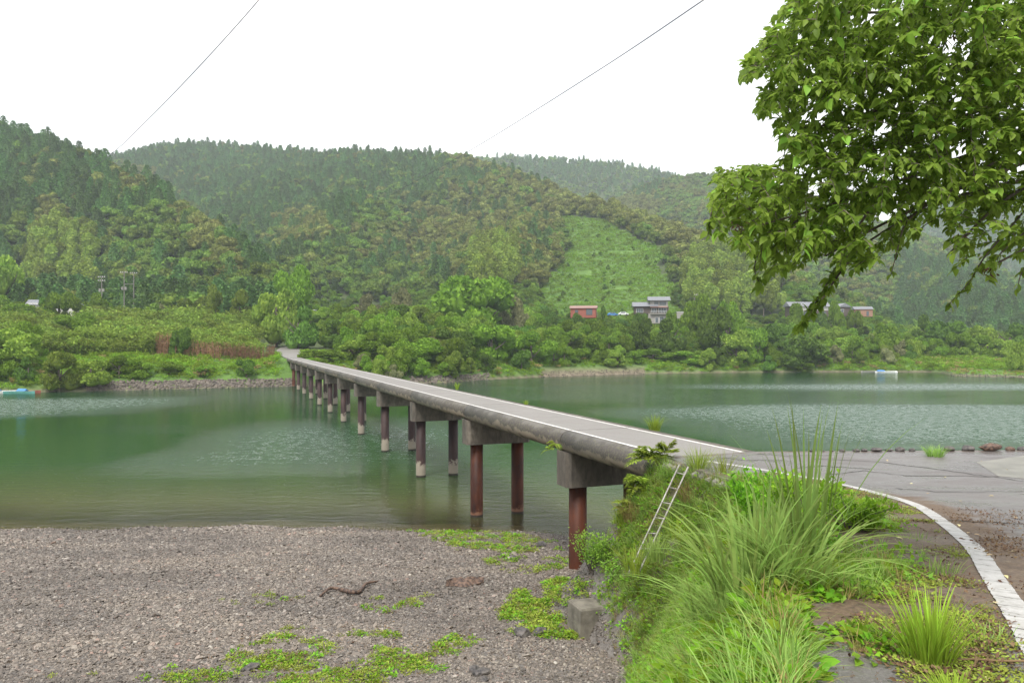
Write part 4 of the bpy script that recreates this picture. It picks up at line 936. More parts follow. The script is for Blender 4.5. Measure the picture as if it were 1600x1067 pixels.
# low weeds creeping over the pebbles
def sprig(name, mt, n, r, ln, wd, seed, up=.3, T=LT5, Fc=LF5, h=.1):
    g = np.random.default_rng(seed); a = g.uniform(0, 6.28, n); q = r * g.random(n) ** .5; pos = np.stack([np.cos(a) * q, np.sin(a) * q, h * g.random(n) * (1.2 - q / r)], 1)
    d = np.stack([np.cos(a), np.sin(a), g.uniform(-.3, up * 2, n)], 1) + g.normal(size=(n, 3)) * .45; s_ = g.uniform(.6, 1.3, n)
    v, f = leaves(pos, d, np.array([0, 0, 1.]) + g.normal(size=(n, 3)) * .35, ln * s_, wd * s_, T, Fc); return meshnp(name, v, f, [mt])
LIT0 = [sprig('litter', M['brownleaf'], 12, .16, .05, .022, 320 + k, .1, LT4, LF4, h=.02) for k in range(2)]
WEED = [sprig('weed', M['moss'], 34, .13, .055, .03, 300 + k, h=.06) for k in range(3)] + [sprig('weed', M['vine'], 26, .12, .07, .05, 305 + k, h=.08) for k in range(2)]
def weeds(name, polys, dens, label, smin=.5, smax=1.3, seed=0):
    X = rng.uniform(-24, 4.5, 60000); Y = 10 + 26.5 * rng.random(60000); Z = nearZ(X, Y); gpx, gpy = toPx(X, Y, Z); p_ = np.zeros(len(X))
    for pl, d_ in polys: p_ = np.maximum(p_, inpoly(gpx, gpy, pl) * d_)
    nz_ = fbm(X * 1.3 + seed, Y * 1.3, 3); k0 = rng.random(len(X)) < p_ * .9 * np.clip((nz_ - .37) * 5, 0, 1); X, Y, Z = X[k0], Y[k0], Z[k0]; n = len(X)
    scatter(name, WEED, np.stack([X, Y, Z + .01], 1), rz_(n, .15), s3(rng.uniform(smin, smax, n), .2), rng.integers(0, 5, n), label, 'weeds')
    j = rng.random(n) < .55; m_ = int(j.sum()); scatter('beach_litter', LIT0, np.stack([X[j] + rng.normal(size=m_) * .25, Y[j] + rng.normal(size=m_) * .25, Z[j] + .03], 1), rz_(m_, .1), s3(rng.uniform(.6, 1.2, m_), .2), rng.integers(0, 2, m_), 'brown dead scraps lying among the ' + label, 'litter')
weeds('beach_weeds', [([(180, 1067), (330, 1020), (450, 980), (560, 985), (720, 1000), (700, 1040), (560, 1120), (200, 1120)], 1.0), ([(540, 950), (590, 932), (640, 944), (600, 960)], .8), ([(630, 940), (670, 928), (690, 944), (650, 950)], .9), ([(330, 940), (420, 920), (470, 935), (400, 950)], .25), ([(640, 1010), (720, 985), (760, 1000), (700, 1040)], .6), ([(60, 1060), (120, 1040), (190, 1060), (150, 1110), (40, 1110)], .5)], 1, 'yellow green creeping weeds in patches across the lower pebble beach')
weeds('beach_weeds', [([(780, 960), (800, 930), (880, 900), (960, 910), (1000, 990), (880, 1000), (800, 990)], 1.0), ([(640, 830), (780, 830), (900, 850), (900, 890), (760, 880)], .35), ([(760, 880), (860, 870), (880, 890), (800, 900)], .6)], 1, 'darker green leafy weeds round the concrete block below the bridge', .7, 1.7, 9)

# ------------------------------------------------------------------ houses across the river
def gableroof(mb, x0, x1, y0, y1, z, h, over=.5, axis='x', m=0, th=.18):
    x0 -= over; x1 += over; y0 -= over; y1 += over
    if axis == 'x': v = [(x0, y0, z), (x1, y0, z), (x1, y1, z), (x0, y1, z), (x0, (y0 + y1) / 2, z + h), (x1, (y0 + y1) / 2, z + h)]; f = [(0, 1, 5, 4), (2, 3, 4, 5), (0, 4, 3), (1, 2, 5), (0, 3, 2, 1)]
    else: v = [(x0, y0, z), (x1, y0, z), (x1, y1, z), (x0, y1, z), ((x0 + x1) / 2, y0, z + h), ((x0 + x1) / 2, y1, z + h)]; f = [(0, 4, 5, 3), (1, 2, 5, 4), (0, 1, 4), (2, 3, 5), (0, 3, 2, 1)]
    mb.add(v, f, m)
    if axis == 'x':
        for k in range(int((x1 - x0) / .9)):
            x = x0 + .45 + k * .9; ym = (y0 + y1) / 2; mb.tube([(x, y0, z + .03), (x, ym, z + h + .03)], .05, 4, m)
    return mb
def house(name, px, base_py, Y, label, cat='house', rz=0):
    x, y, z = P(px, base_py, Y); return tag(empty(name, (x, y, z), rz), label, cat)
def part(name, m, parent, fn): mb = MB(); fn(mb); return mb.build(name, m, parent)
def wins(parent, spec, y, m='glass', frame='dwood'):
    for x0, x1, z0, z1 in spec:
        o = part('window', M[frame], parent, lambda b: b.box(x0 - .07, x1 + .07, y - .06, y - .01, z0 - .07, z1 + .07))
        n = max(1, round((x1 - x0) / .9))
        for k in range(n): part('pane', M[m], o, lambda b: b.box(x0 + (x1 - x0) * k / n + .03, x0 + (x1 - x0) * (k + 1) / n - .03, y - .10, y - .065, z0, z1))
# two storey house with grey tiled roofs (about 3.85 px per metre)
h1 = house('two_storey_house', 1018, 492, 300, 'two storey house with grey tiled roofs and balcony below the cleared slope', rz=R(-6))
part('stone_footing', M['cwall'], h1, lambda b: b.box(-1.5, 7, -3.2, 3, -3.6, .4))
part('wall', M['dwood'], h1, lambda b: b.box(-7, 6.6, -2.6, 3.5, .4, 3.3))
part('upper_wall', M['cwall'], h1, lambda b: b.box(-.6, 6.4, -1.9, 3.2, 3.3, 5.7))
part('roof', M['tile'], h1, lambda b: gableroof(b, -7, 1.6, -2.8, 3.7, 3.3, 1.9, .8))
part('upper_roof', M['tile'], h1, lambda b: gableroof(b, -.8, 6.6, -2.1, 3.4, 5.7, 1.7, .8))
part('balcony_roof', M['redroof'], h1, lambda b: b.add([(-.8, -4.1, 2.9), (6, -4.1, 2.9), (6, -2.62, 3.25), (-.8, -2.62, 3.25), (-.8, -4.1, 2.8), (6, -4.1, 2.8), (6, -2.62, 3.15), (-.8, -2.62, 3.15)], [(0, 1, 2, 3), (7, 6, 5, 4), (0, 4, 5, 1), (1, 5, 6, 2), (3, 7, 4, 0)]))
bal = part('balcony', M['cwall'], h1, lambda b: b.box(-.8, 6, -4.1, -3.22, .15, .42))
part('railing', M['white'], bal, lambda b: [b.box(-.8 + k * .62, -.74 + k * .62, -4.08, -4.02, .42, 1.3) for k in range(12)] + [b.box(-.8, 6.08, -4.1, -4.0, 1.3, 1.38)])
wins(h1, [(1.0, 2.6, 3.9, 5.2), (3.0, 5.6, 3.9, 5.2)], -1.9); wins(h1, [(-.2, 1.8, .9, 2.5), (2.6, 5.6, .9, 2.6), (-6.2, -3.6, .9, 2.4)], -2.6, 'glass', 'white'); wins(h1, [(1.2, 2.4, -3.2, -1.2), (3.0, 4.6, -3.0, -.9)], -3.2, 'glass', 'white')
h2 = house('red_shed', 912, 491, 296, 'small red walled shed with a dull red roof at the foot of the cleared slope', 'shed', R(-10))
part('wall', M['redwall'], h2, lambda b: b.box(-5, 5, -2.5, 2.5, -1.5, 2.3)); part('roof', M['redroof'], h2, lambda b: gableroof(b, -5, 5, -2.5, 2.5, 2.3, 1.1, .5)); wins(h2, [(-3.2, -2.0, .6, 1.6), (1.2, 3.6, -.4, 1.9)], -2.5)
h3 = house('long_farmhouse', 1260, 491, 330, 'long low white walled farmhouse with grey roof behind the hanging branch', rz=R(4))
part('lower_wall', M['dwood'], h3, lambda b: b.box(-8.5, 8.6, -3, 3, -1.2, 1.6)); part('wall', M['plaster'], h3, lambda b: b.box(-6.8, 8.6, -2.9, 3, 1.6, 3.3)); part('end_wall', M['dwood'], h3, lambda b: b.box(-8.5, -6.83, -2.8, 2.9, 1.6, 3.3))
part('roof', M['tile'], h3, lambda b: gableroof(b, -8.6, 8.8, -3, 3.1, 3.3, 2.2, .8)); wins(h3, [(-4, -1.5, -.6, 1.1), (.5, 3, -.6, 1.1), (4.5, 7.4, -.6, 1.1)], -3)
part('porch_roof', M['white'], h3, lambda b: b.box(-5.8, -3.2, -4.4, -3.2, .9, 1.15)); 
h4 = house('grey_shed', 1316, 489, 338, 'small dark shed with grey gable roof between the farmhouse and the orange house', 'shed', R(8))
part('wall', M['dwood'], h4, lambda b: b.box(-2.6, 2.6, -2, 2, -1.5, 2.6)); part('roof', M['tile'], h4, lambda b: gableroof(b, -2.6, 2.6, -2, 2, 2.6, 1.8, .5, 'y')); wins(h4, [(-1.9, -.6, .2, 1.6)], -2, 'glass', 'white')
h5 = house('orange_house', 1347, 491, 345, 'small orange brown house with dark roof right of the long farmhouse', rz=R(-8))
part('wall', M['orange'], h5, lambda b: b.box(-3.9, 3.9, -2.4, 2.4, -1.2, 2.2)); part('roof', M['tile'], h5, lambda b: gableroof(b, -3.9, 3.9, -2.4, 2.4, 2.2, 1.4, .4)); wins(h5, [(-2.8, -1.6, .4, 1.5), (1.2, 2.2, -.8, 1.3)], -2.4)
h6 = house('grey_roofed_house', 78, 482, 250, 'house with pale grey roof mostly hidden behind the bright tree at the left', rz=R(14))
part('wall', M['plaster'], h6, lambda b: b.box(-5.8, 8, -3, 3, -3, 1.6)); part('roof', M['tile'], h6, lambda b: gableroof(b, -5.8, 4.2, -3, 3, 1.0, 1.9, .6)); part('side_roof', M['tile'], h6, lambda b: gableroof(b, 4.9, 9.2, -2.8, 2.6, 1.4, 1.7, .4, 'y')); wins(h6, [(5.6, 7.4, .1, 1.2)], -3)
h7 = house('white_hut', 487, 490, 262, 'tiny white roofed hut showing above the road between two trees', 'hut')
part('wall', M['cwall'], h7, lambda b: b.box(-1.1, 1.1, -1, 1, -2, 1.1)); part('roof', M['white'], h7, lambda b: b.box(-1.5, 1.5, -1.4, 1.4, 1.1, 1.32)); wins(h7, [(-.6, .5, .2, .8)], -1)
tw = house('terrace_wall', 1065, 490, 302, 'low pale concrete wall running right from the two storey house', 'wall'); part('panel', M['cwall'], tw, lambda b: b.box(-2, 7.5, -.2, .2, -2, .6)); part('coping', M['white'], tw, lambda b: b.box(-2.1, 7.6, -.26, .26, .6, .75))
def carm(px, py, Y, c, label, rz=0):
    o = house('parked_car', px, py, Y, label, 'car', rz)
    def body(b):
        s = [(-2, .35), (2, .35), (2, .85), (1.2, .95), (.7, 1.45), (-1.1, 1.45), (-1.8, .95), (-2, .9)]
        n = 8; b.add([(x, -.8, z) for x, z in s] + [(x, .8, z) for x, z in s], [tuple(range(n))[::-1], tuple(range(n, 2 * n))] + [(i_, (i_ + 1) % n, n + (i_ + 1) % n, n + i_) for i_ in range(n)])
    part('body', M[c], o, body); part('side_window', M['glass'], o, lambda b: b.box(-1.0, .7, -.83, -.81, .95, 1.35))
    for x in (-1.25, 1.25):
        for y in (-.72, .72): part('wheel', M['cable'], o, lambda b: b.tube([(x, y - .1, .33), (x, y + .1, .33)], .33, 10))
carm(957, 494, 292, 'blue', 'small blue vehicle parked between the red shed and the two storey house', R(5)); carm(974, 493, 293, 'white', 'white vehicle parked beside the blue one below the cleared slope', R(-4))
# utility poles
def upole(px, by, ty_, Y, label, boxes=1, arms=2):
    x, y, z = P(px, by, Y); h = (by - ty_) / F * Y; o = tag(empty('utility_pole', (x, y, z)), label, 'pole')
    part('shaft', M['pole'], o, lambda b: b.tube([(0, 0, -3), (0, 0, h)], [.19, .13], 8))
    for k in range(arms): part('crossarm', M['pole'], o, lambda b: b.box(-1.3, 1.3, -.25, -.15, h - .6 - 1.3 * k, h - .45 - 1.3 * k))
    for k in range(arms):
        for s in (-1.15, -.45, .45, 1.15): part('insulator', M['white'], o, lambda b: b.tube([(s, -.2, h - .45 - 1.3 * k), (s, -.2, h - .15 - 1.3 * k)], .10, 6))
    for k in range(boxes): part('transformer', M['alu'], o, lambda b: b.tube([((-.62, .62)[k], -.1, h * .42), ((-.62, .62)[k], -.1, h * .42 + 1.1)], .36, 10))
upole(159, 474, 431, 262, 'leftmost concrete utility pole with crossarms and twin transformers before the dark trees', 2)
upole(194, 474, 424, 266, 'brownish utility pole with white transformers left of its bare twin', 2, 1)
upole(209, 474, 425, 266, 'bare brown pole right of the pole with white transformers', 0, 1)
upole(1090, 490, 459, 300, 'slim pale pole with a short arm right of the two storey house', 0, 1); upole(1085, 490, 465, 303, 'thin pale pole just left of the slim pale pole with arm', 0, 0)
x, y, z = P(194, 444, 265.6); tag(MB().tube([(x, y, z), (x + 3.4, y, z)], .08, 5).build('connecting_beam', M['pole']), 'thin level beam joining the two brown poles at the left', 'beam')
# boats
def boat(px, Y, L_, c, label, rz=0, tarp=None):
    x = (px - 800) / F * Y; o = tag(empty('river_boat', (x, Y, 0), rz), label, 'boat'); mb = MB(); N = 9; v = []
    for k in range(N):
        t_ = k / (N - 1); w_ = .62 * math.sin(min(1, .25 + t_ * 1.4) * 1.57) * (1 - max(0, t_ - .7) ** 1.5 * 5.2); w_ = max(w_, .04); zt = .42 + .35 * max(0, t_ - .6) ** 1.2; X = (t_ - .5) * L_
        v += [(X, -w_, zt), (X, -w_ * .7, -.12), (X, w_ * .7, -.12), (X, w_, zt), (X, w_ * .88, zt - .03), (X, w_ * .6, .05), (X, -w_ * .6, .05), (X, -w_ * .88, zt - .03)]
    f = [(k * 8 + j, k * 8 + (j + 1) % 8, (k + 1) * 8 + (j + 1) % 8, (k + 1) * 8 + j) for k in range(N - 1) for j in range(8)] + [(0, 7, 6, 5, 4, 3, 2, 1), tuple((N - 1) * 8 + j for j in range(8))]
    mb.add(v, f).build('hull', M[c], o)
    for t_ in (-.25, .1): part('bench', M['wood'], o, lambda b: b.box(t_ * L_ - .12, t_ * L_ + .12, -.5, .5, .24, .30))
    if tarp: part('cover', M[tarp], o, lambda b: b.add([(-L_ * .42, -.6, .43), (-L_ * .05, -.6, .43), (-L_ * .05, .6, .43), (-L_ * .42, .6, .43), (-L_ * .40, 0, .85), (-L_ * .08, 0, .8)], [(0, 1, 5, 4), (2, 3, 4, 5), (0, 4, 3), (1, 2, 5)]))
boat(3, 138.5, 5.5, 'white', 'white boat with blue cover at the far left edge', R(8), 'blue'); boat(30, 136.5, 6.0, 'teal', 'long green boat with red interior moored left of the leaning bush', R(-4), None); boat(44, 138.2, 4.5, 'redwall', 'red hulled boat with blue cover nearest the leaning bush', R(3), 'blue')
boat(1362, 241, 7, 'alu', 'grey flat boat moored at the right bank left of the blue one', R(3)); boat(1384, 239, 6.5, 'white', 'white boat with blue cover moored at the right bank', R(-5), 'blue')
x, y, z = PZ(1413.5, 583.5, .0); mb = MB(); mb.tube([(0, 0, -.3), (0, 0, .1), (0, 0, .45), (0, 0, .6)], [.2, .42, .38, .1], 12); tag(mb.build('buoy', M['white'], None, True, (x, 236, 0)), 'tiny white float on the water right of the moored boats', 'buoy')

# ------------------------------------------------------------------ overhead cables
def cable(pts, r, label):
    o = [Vector(P(*q)) for q in pts]; tag(MB().tube(smoothpts(o, 10), r, 5).build('overhead_cable', M['cable']), label, 'cable')
cable([(520, -150, 60), (405, 0, 80), (290, 127, 110), (215, 203, 150), (175, 240, 185), (110, 290, 260)], .060, 'thin black cable rising steeply across the sky at the upper left')
cable([(1330, -160, 60), (1100, 0, 80), (920, 120, 110), (735, 235, 170), (610, 305, 240)], .062, 'thin black cable crossing the sky from the middle hill to the top right')

# ------------------------------------------------------------------ bank beside the abutment
rw = tag(empty('retaining_wall', (4.5, 19, 5.9)), 'rough stone faced wall under the road edge beside the aluminium ladder', 'wall')
pw = []
for Y in np.arange(20.85, 14.2, -.30): pw.append((float(edgeX(Y)), float(Y)))
rw.location = (0, 0, 0)
WALLST = [stonemesh('stone', 80 + k, M['stone'], .8, 1) for k in range(4)]
v = []
for x, y in pw:
    hgt_ = .5 + .5 * min(1, (y - 14.2) / 3); v += [(x + .12, y, 5.90), (x - .05, y, 5.88), (x - .12 - .25 * hgt_, y, 5.88 - hgt_ * 1.2), (x + .12, y, 5.88 - hgt_ * 1.2 - .6)]
n = len(pw); mb = MB(); mb.add(v, [(4 * k + j, 4 * k + (j + 1) % 4, 4 * k + 4 + (j + 1) % 4, 4 * k + 4 + j) for k in range(n - 1) for j in range(4)]); mb.build('backing', M['concrete'], rw)
for k in range(n - 1):
    for r_ in range(4):
        t_ = random.random() * .5; x = pw[k][0] * (1 - t_) + pw[k + 1][0] * t_; y = pw[k][1] * (1 - t_) + pw[k + 1][1] * t_; hgt_ = .5 + .5 * min(1, (y - 14.2) / 3); q = (r_ + .4) / 4
        put('stone', WALLST[(k + r_) % 4], rw, (x - .06 - .25 * q * hgt_, y - .05, 5.86 - q * hgt_ * 1.15), s=(.3, .38 * random.uniform(.8, 1.1), .28 * random.uniform(.8, 1.2)), rot=(random.uniform(-.3, .3), -.2, random.uniform(-.3, .3)))
lad = tag(empty('aluminium_ladder', (0, 0, 0)), 'slim aluminium ladder leaning on the overgrown bank beside the bridge end', 'ladder')
la, lb_ = Vector(P(1062, 725, 19.4)), Vector(P(985, 890, 18.7)); ra, rb = Vector(P(1075.5, 729, 18.9)), Vector(P(1001, 889, 18.3))
def mixv(a, b, t): return a.lerp(b, t)
for a_, b_ in ((la, lb_), (ra, rb)): MB().tube([a_, mixv(a_, b_, .5), b_, b_ + (b_ - a_) * .04], .022, 6).build('rail', M['alu'], lad, True)
for k in range(7): t_ = .08 + .145 * k; MB().tube([mixv(la, lb_, t_), mixv(ra, rb, t_)], .017, 6).build('rung', M['alu'], lad, True)
# concrete block at the foot
bx, by_, bz = PZ(920, 985, 1.62); 
blk = MB(); hw = .40; g = [(-hw, -hw), (hw, -hw), (hw, hw), (-hw, hw)]
v = [(x * 1.04, y * 1.04, -.5) for x, y in g] + [(x, y, .62) for x, y in g] + [(x * .93, y * .93, .67) for x, y in g]
blk.add(v, [(0, 1, 5, 4), (1, 2, 6, 5), (2, 3, 7, 6), (3, 0, 4, 7), (4, 5, 9, 8), (5, 6, 10, 9), (6, 7, 11, 10), (7, 4, 8, 11), (8, 9, 10, 11)])
ob = blk.build('concrete_block', M['oldconcrete'], None, False, (bx, by_ + .3, float(nearZ(bx, by_)))); ob.rotation_euler = (0, .03, R(20)); tag(ob, 'square grey concrete block half hidden in weeds below the bridge end', 'block')
# driftwood, slab of bark, rocks on the beach
def onbeach(px, py):
    best = None
    for Y in np.arange(9, 40, .05):
        X = (px - 800) / F * Y; z = float(nearZ(X, Y)); e = abs(HOR - F * (z - HC) / Y - py)
        if best is None or e < best[0]: best = (e, X, Y, z)
    return best[1:]
a_ = [onbeach(*q) for q in ((500, 934), (516, 924), (533, 924), (548, 930), (562, 927), (572, 917), (590, 911))]
mb = MB(); mb.tube(smoothpts([Vector((x, y, z + .07 + .05 * (k % 2))) for k, (x, y, z) in enumerate(a_)], 4), [.03 + .035 * math.sin(min(1, k / 24) * 3.1) for k in range(25)], 7); tag(mb.build('driftwood_branch', M['wood'], None, True), 'crooked dark driftwood branch lying on the pebbles', 'driftwood')
a_ = [onbeach(*q) for q in ((697, 917), (710, 914), (730, 915), (756, 910))]
mb = MB(); pts_ = smoothpts([Vector((x, y, z + .06)) for x, y, z in a_], 4); v = []
for k, q in enumerate(pts_):
    w_ = .24 * math.sin(.35 + k / len(pts_) * 2.5) + random.uniform(-.04, .04); v += [q + Vector((0, -w_, random.uniform(-.02, .03))), q + Vector((0, w_ * 1.2, .12 + random.uniform(-.03, .05))), q + Vector((0, w_, -.06)), q + Vector((0, -w_ * .9, -.09))]
mb.add(v, [(4 * k + j, 4 * k + (j + 1) % 4, 4 * k + 4 + (j + 1) % 4, 4 * k + 4 + j) for k in range(len(pts_) - 1) for j in range(4)] + [(3, 2, 1, 0), tuple(4 * (len(pts_) - 1) + j for j in range(4))]); tag(mb.build('bark_slab', M['wood']), 'flat broken slab of pale bark lying on the pebbles below the bridge', 'driftwood')
for (px, py, s, lb) in [(741, 1048, .34, 'pale round stone in front of the others near the bottom middle'), (752, 1054, .42, 'dark angular stone just right of the pale round one'), (757, 1063, .26, 'small tan stone below the dark angular one'), (816, 992, .55, 'flat brown rock at the edge of the weeds left of the block'), (843, 990, .5, 'dark lumpy rock right of the flat brown rock'), (392, 1046, .42, 'smooth grey stone among the weeds at the bottom left'), (802, 872, .4, 'dark stone on the beach left of the nearest rusty pier'), (845, 853, .6, 'flat pale rock at the waterline between the piers'), (573, 1058, .25, 'light stone in the yellow weeds at the bottom'), (700, 1000, .22, 'small grey stone on the beach above the weeds')]:
    x, y, z = onbeach(px, py); o = put('rock', ROCK[random.randrange(5)], None, (x, y, z + s * .12), random.uniform(0, 6), (s, s, s * .7)); tag(o, lb, 'rock', 'stones lying on the beach')
# stones along the apron edge
for k, (px, wd, lb) in enumerate([(1269, 10, 'low flat dark stone at the left end of the apron edge row'), (1286, 6, 'small stone second from the left on the apron edge'), (1299, 7, 'tiny rounded stone third on the apron edge'), (1316, 9, 'rounded stone fourth on the apron edge'), (1338, 12, 'flat dark stone fifth on the apron edge'), (1350, 11, 'taller dark stone in the middle of the left group'), (1369, 18, 'wide black flat topped stone on the apron edge'), (1389, 12, 'brown stone next to the wide black one'), (1406, 15, 'low grey stone left of a gap on the apron edge'), (1425, 11, 'grey stone left of the grass tuft on the apron edge'), (1482, 18, 'dark stone just right of the grass tuft on the apron edge'), (1512, 20, 'dark stone with a blade of grass on the apron edge'), (1548, 34, 'wide rusty brown stone on the apron edge'), (1578, 14, 'upright black stone right of the rusty brown one'), (1597, 14, 'last dark stone at the right edge of the picture')]):
    X, Y, z = PR(px, 707); Y = float(yback(X)) - .12; X = (px - 800) / F * Y; s = wd / F * Y
    o = put('edge_stone', ROCK[k % 5], None, (X, Y, 5.9 + s * .16), random.uniform(-.3, .3), (s * 1.1, s * .8, s * (.95 if 'flat' not in lb and 'wide' not in lb else .62))); tag(o, lb, 'stone', 'dark stones lined up along the edge of the apron')
    if 'rusty' in lb: o.material_slots[0].link = 'OBJECT'; o.material_slots[0].material = M['wood']

# ------------------------------------------------------------------ near vegetation
def blademesh(base, a, h, lean, w, seg=7, curl=1.0, twist=0):
    """one arching grass blade, two faces wide"""
    v = []; d = Vector((math.cos(a), math.sin(a), 0)); sd = Vector((-d.y, d.x, 0))
    for k in range(seg + 1):
        t_ = k / seg; x = lean * (t_ ** 1.6) ; z = h * (t_ - .42 * curl * lean / max(h, .1) * t_ ** 3)
        ww = w * (1 - t_ ** 2.2) * (.55 + .9 * t_ * (1 - t_) + .2) ; p_ = Vector(base) + d * x + Vector((0, 0, z)); s_ = (sd * math.cos(twist * t_) + d * math.sin(twist * t_)) 
        v += [p_ - s_ * ww / 2, p_ - Vector((0, 0, ww * .18)), p_ + s_ * ww / 2]
    f = []
    for k in range(seg): f += [(3 * k, 3 * k + 1, 3 * k + 4, 3 * k + 3), (3 * k + 1, 3 * k + 2, 3 * k + 5, 3 * k + 4)]
    return v, f
def grassclump(name, x, y, z, label, n, nb, h0, h1, w, spread, lean, cat='grass', mt='blade', drift=(0, 0)):
    root = tag(empty(name, (x, y, z)), label, cat); rest = MB(); bl = []
    sub = [(random.uniform(0, 6.283), random.uniform(.2, 1), random.uniform(.6, 1.15), random.gauss(0, .5), random.gauss(0, .5)) for _ in range(max(3, n // 28))]
    for k in range(n):
        if spread > .3:
            sa, sr, sh, dx_, dy_ = random.choice(sub); a = sa + random.gauss(0, .3); r = spread * sr * random.uniform(.7, 1.15); h = random.uniform(h0, h1) * sh; a2 = math.atan2(math.sin(a) * r / spread + drift[1] + dy_ + random.gauss(0, .22), math.cos(a) * r / spread + drift[0] + dx_ + random.gauss(0, .22)); ln = lean * h * random.uniform(.15, 1.15)
            bl.append((h, blademesh((math.cos(a) * r, math.sin(a) * r, -.05), a2, h, ln, w * random.uniform(.6, 1.2), 8, random.uniform(.6, 1.5), random.uniform(-1.2, 1.2)))); continue
        a = random.uniform(0, 6.283); r = spread * random.random() ** .6; h = random.uniform(h0, h1); a2 = math.atan2(math.sin(a) * r / spread + drift[1] + random.gauss(0, .25), math.cos(a) * r / spread + drift[0] + random.gauss(0, .25)); ln = lean * h * random.uniform(.25, 1.1) * (.45 + .75 * r / spread)
        bl.append((h, blademesh((math.cos(a) * r, math.sin(a) * r, -.05), a2, h, ln, w * random.uniform(.7, 1.2), 7, random.uniform(.5, 1.2), random.uniform(-1.2, 1.2))))
    bl.sort(key=lambda q: -q[0])
    for k, (h, (v, f)) in enumerate(bl):
        if k < nb: MB().add(v, f).build('blade', M[mt], root)
        else: rest.add(v, f)
    if rest.v: tag(rest.build('foliage', M[mt], root), kind='stuff')
    return root
def at(px, py): # ground point of near terrain under a pixel
    best = None
    for Y in np.arange(3.2, 24, .04):
        X = (px - 800) / F * Y; z = float(nearZ(X, Y)); e = abs(HOR - F * (z - HC) / Y - py)
        if best is None or e < best[0] - .01: best = (e, X, Y, z)
    return best[1:]
x, y, z = at(1205, 935)
grassclump('silver_grass', x, y, z, 'tallest clump of arching silver grass on the bank below the road', 250, 200, .65, 1.5, .036, .48, 1.0, drift=(-.25, -.1))
grassclump('silver_grass', *at(1150, 985), 'lower clump of silver grass spilling left over the pebbles', 170, 140, .55, 1.15, .030, .55, 1.3, drift=(-.7, -.1))
grassclump('silver_grass', *at(1262, 880), 'upright clump of tall blades reaching above the road', 40, 40, .9, 2.0, .040, .28, .40, drift=(.12, 0))
grassclump('silver_grass', *at(1085, 930), 'loose clump of long blades beside the foot of the ladder', 60, 40, .35, .8, .014, .4, 1.1, drift=(-.7, -.2))
x, y, z = PR(1452, 1034); grassclump('grass_tuft', x, y, z, 'bright yellow green grass tuft at the bottom right beside the white line', 260, 120, .25, .60, .013, .12, .55, mt='brightblade')
x, y, z = PR(1492, 1085); grassclump('grass_tuft', x, y, z, 'very bright little tuft at the bottom edge right of the larger tuft', 120, 0, .10, .22, .012, .09, .8, mt='brightblade')
x, y, z = PR(1458, 712); grassclump('grass_tuft', x, y - .1, z, 'round tuft of grass at the far edge of the apron among the stones', 160, 0, .25, .48, .02, .22, .75)
x, y, z = PR(1023, 671); grassclump('grass_tuft', x, y, z, 'yellowish tuft growing on the outer kerb of the near bridge end', 150, 0, .35, .75, .02, .2, .7, mt='fern')
for (px, py, s, lb) in [(714, 608, .7, 'small upright weed growing on the far kerb of the bridge'), (822, 632, .38, 'smallest weed on the far kerb halfway along the bridge')]:
    x, y, z = PR(px, py); grassclump('kerb_weed', x, y, z, lb, 50, 0, s * .5, s, .03, .1, .5, mt='fern')
for k, (px, py, n, h, lb) in enumerate([(1412, 800, 60, .14, 'sparse grass just left of the white line bend'), (1368, 775, 60, .16, 'thin grass on the verge near the start of the curve'), (1395, 812, 90, .17, 'low grass patch on the brown verge inside the curve'), (1432, 842, 50, .15, 'small bright patch of grass on the brown verge'), (1465, 895, 90, .20, 'spiky grass on the verge beside the fallen yellow leaf'), (1548, 1000, 60, .16, 'thin seedlings beside the wide near part of the white line'), (1290, 752, 60, .18, 'grass at the edge of the road where the line starts curving'), (1250, 742, 60, .2, 'grass growing out of the wall top below the line')]):
    x, y, z = PR(px, py); grassclump('verge_grass', x, y, z, lb, n, 0, h * .5, h * 1.3, .008, .22, .8, mt='blade')
# ferns, grasses and shrub hanging round the bridge end
def fern(px, py, Y, label, n, ln, name='fern', mt='fern', down=.5):
    x, y, z = P(px, py, Y); root = tag(empty(name, (x, y, z)), label, 'fern')
    for k in range(n):
        a = random.uniform(2.2, 5.6) if random.random() < .75 else random.uniform(0, 6.28); L_ = ln * random.uniform(.6, 1.15); m_ = 18; t_ = np.linspace(.12, 1, m_); el = random.uniform(.0, 1.1)
        px_q = np.stack([np.cos(a) * t_ * L_ * math.cos(el), np.sin(a) * t_ * L_ * math.cos(el), L_ * (t_ * math.sin(el) - down * t_ ** 2.2 * .8)], 1); sd = np.array([-math.sin(a), math.cos(a), 0.])
        P_ = np.concatenate([px_q, px_q]); D_ = np.concatenate([np.tile(sd, (m_, 1)), np.tile(-sd, (m_, 1))]) + np.array([math.cos(a), math.sin(a), 0]) * .5 + rng.normal(size=(2 * m_, 3)) * .12
        w_ = np.concatenate([.30 * L_ * np.sin(t_ * 2.7 + .3)] * 2); v, f = leaves(P_, D_, np.array([0, 0, 1.]) + rng.normal(size=(2 * m_, 3)) * .2, w_, w_ * .36, LT5, LF5)
        put('frond', meshnp('frond', v, f, [M[mt]]), root)
    return root
fern(1018, 716, 21.0, 'upper fern clump hanging over the bridge flank left of the ladder top', 26, .75); fern(1040, 706, 21.0, 'pale grassy fern tuft on top of the bridge end', 18, .6, down=.2); fern(1000, 752, 21.0, 'middle fern clump on the abutment corner', 22, .7, down=.8); fern(992, 792, 20.9, 'lower fern clump drooping in front of the dark pier', 20, .7)
fern(868, 694, 24.9, 'small fern sprouting from the joint above the nearest pier cap', 9, .42, down=.9); fern(861, 703, 24.7, 'second sprig hanging below the joint fern', 6, .35, down=1.0)
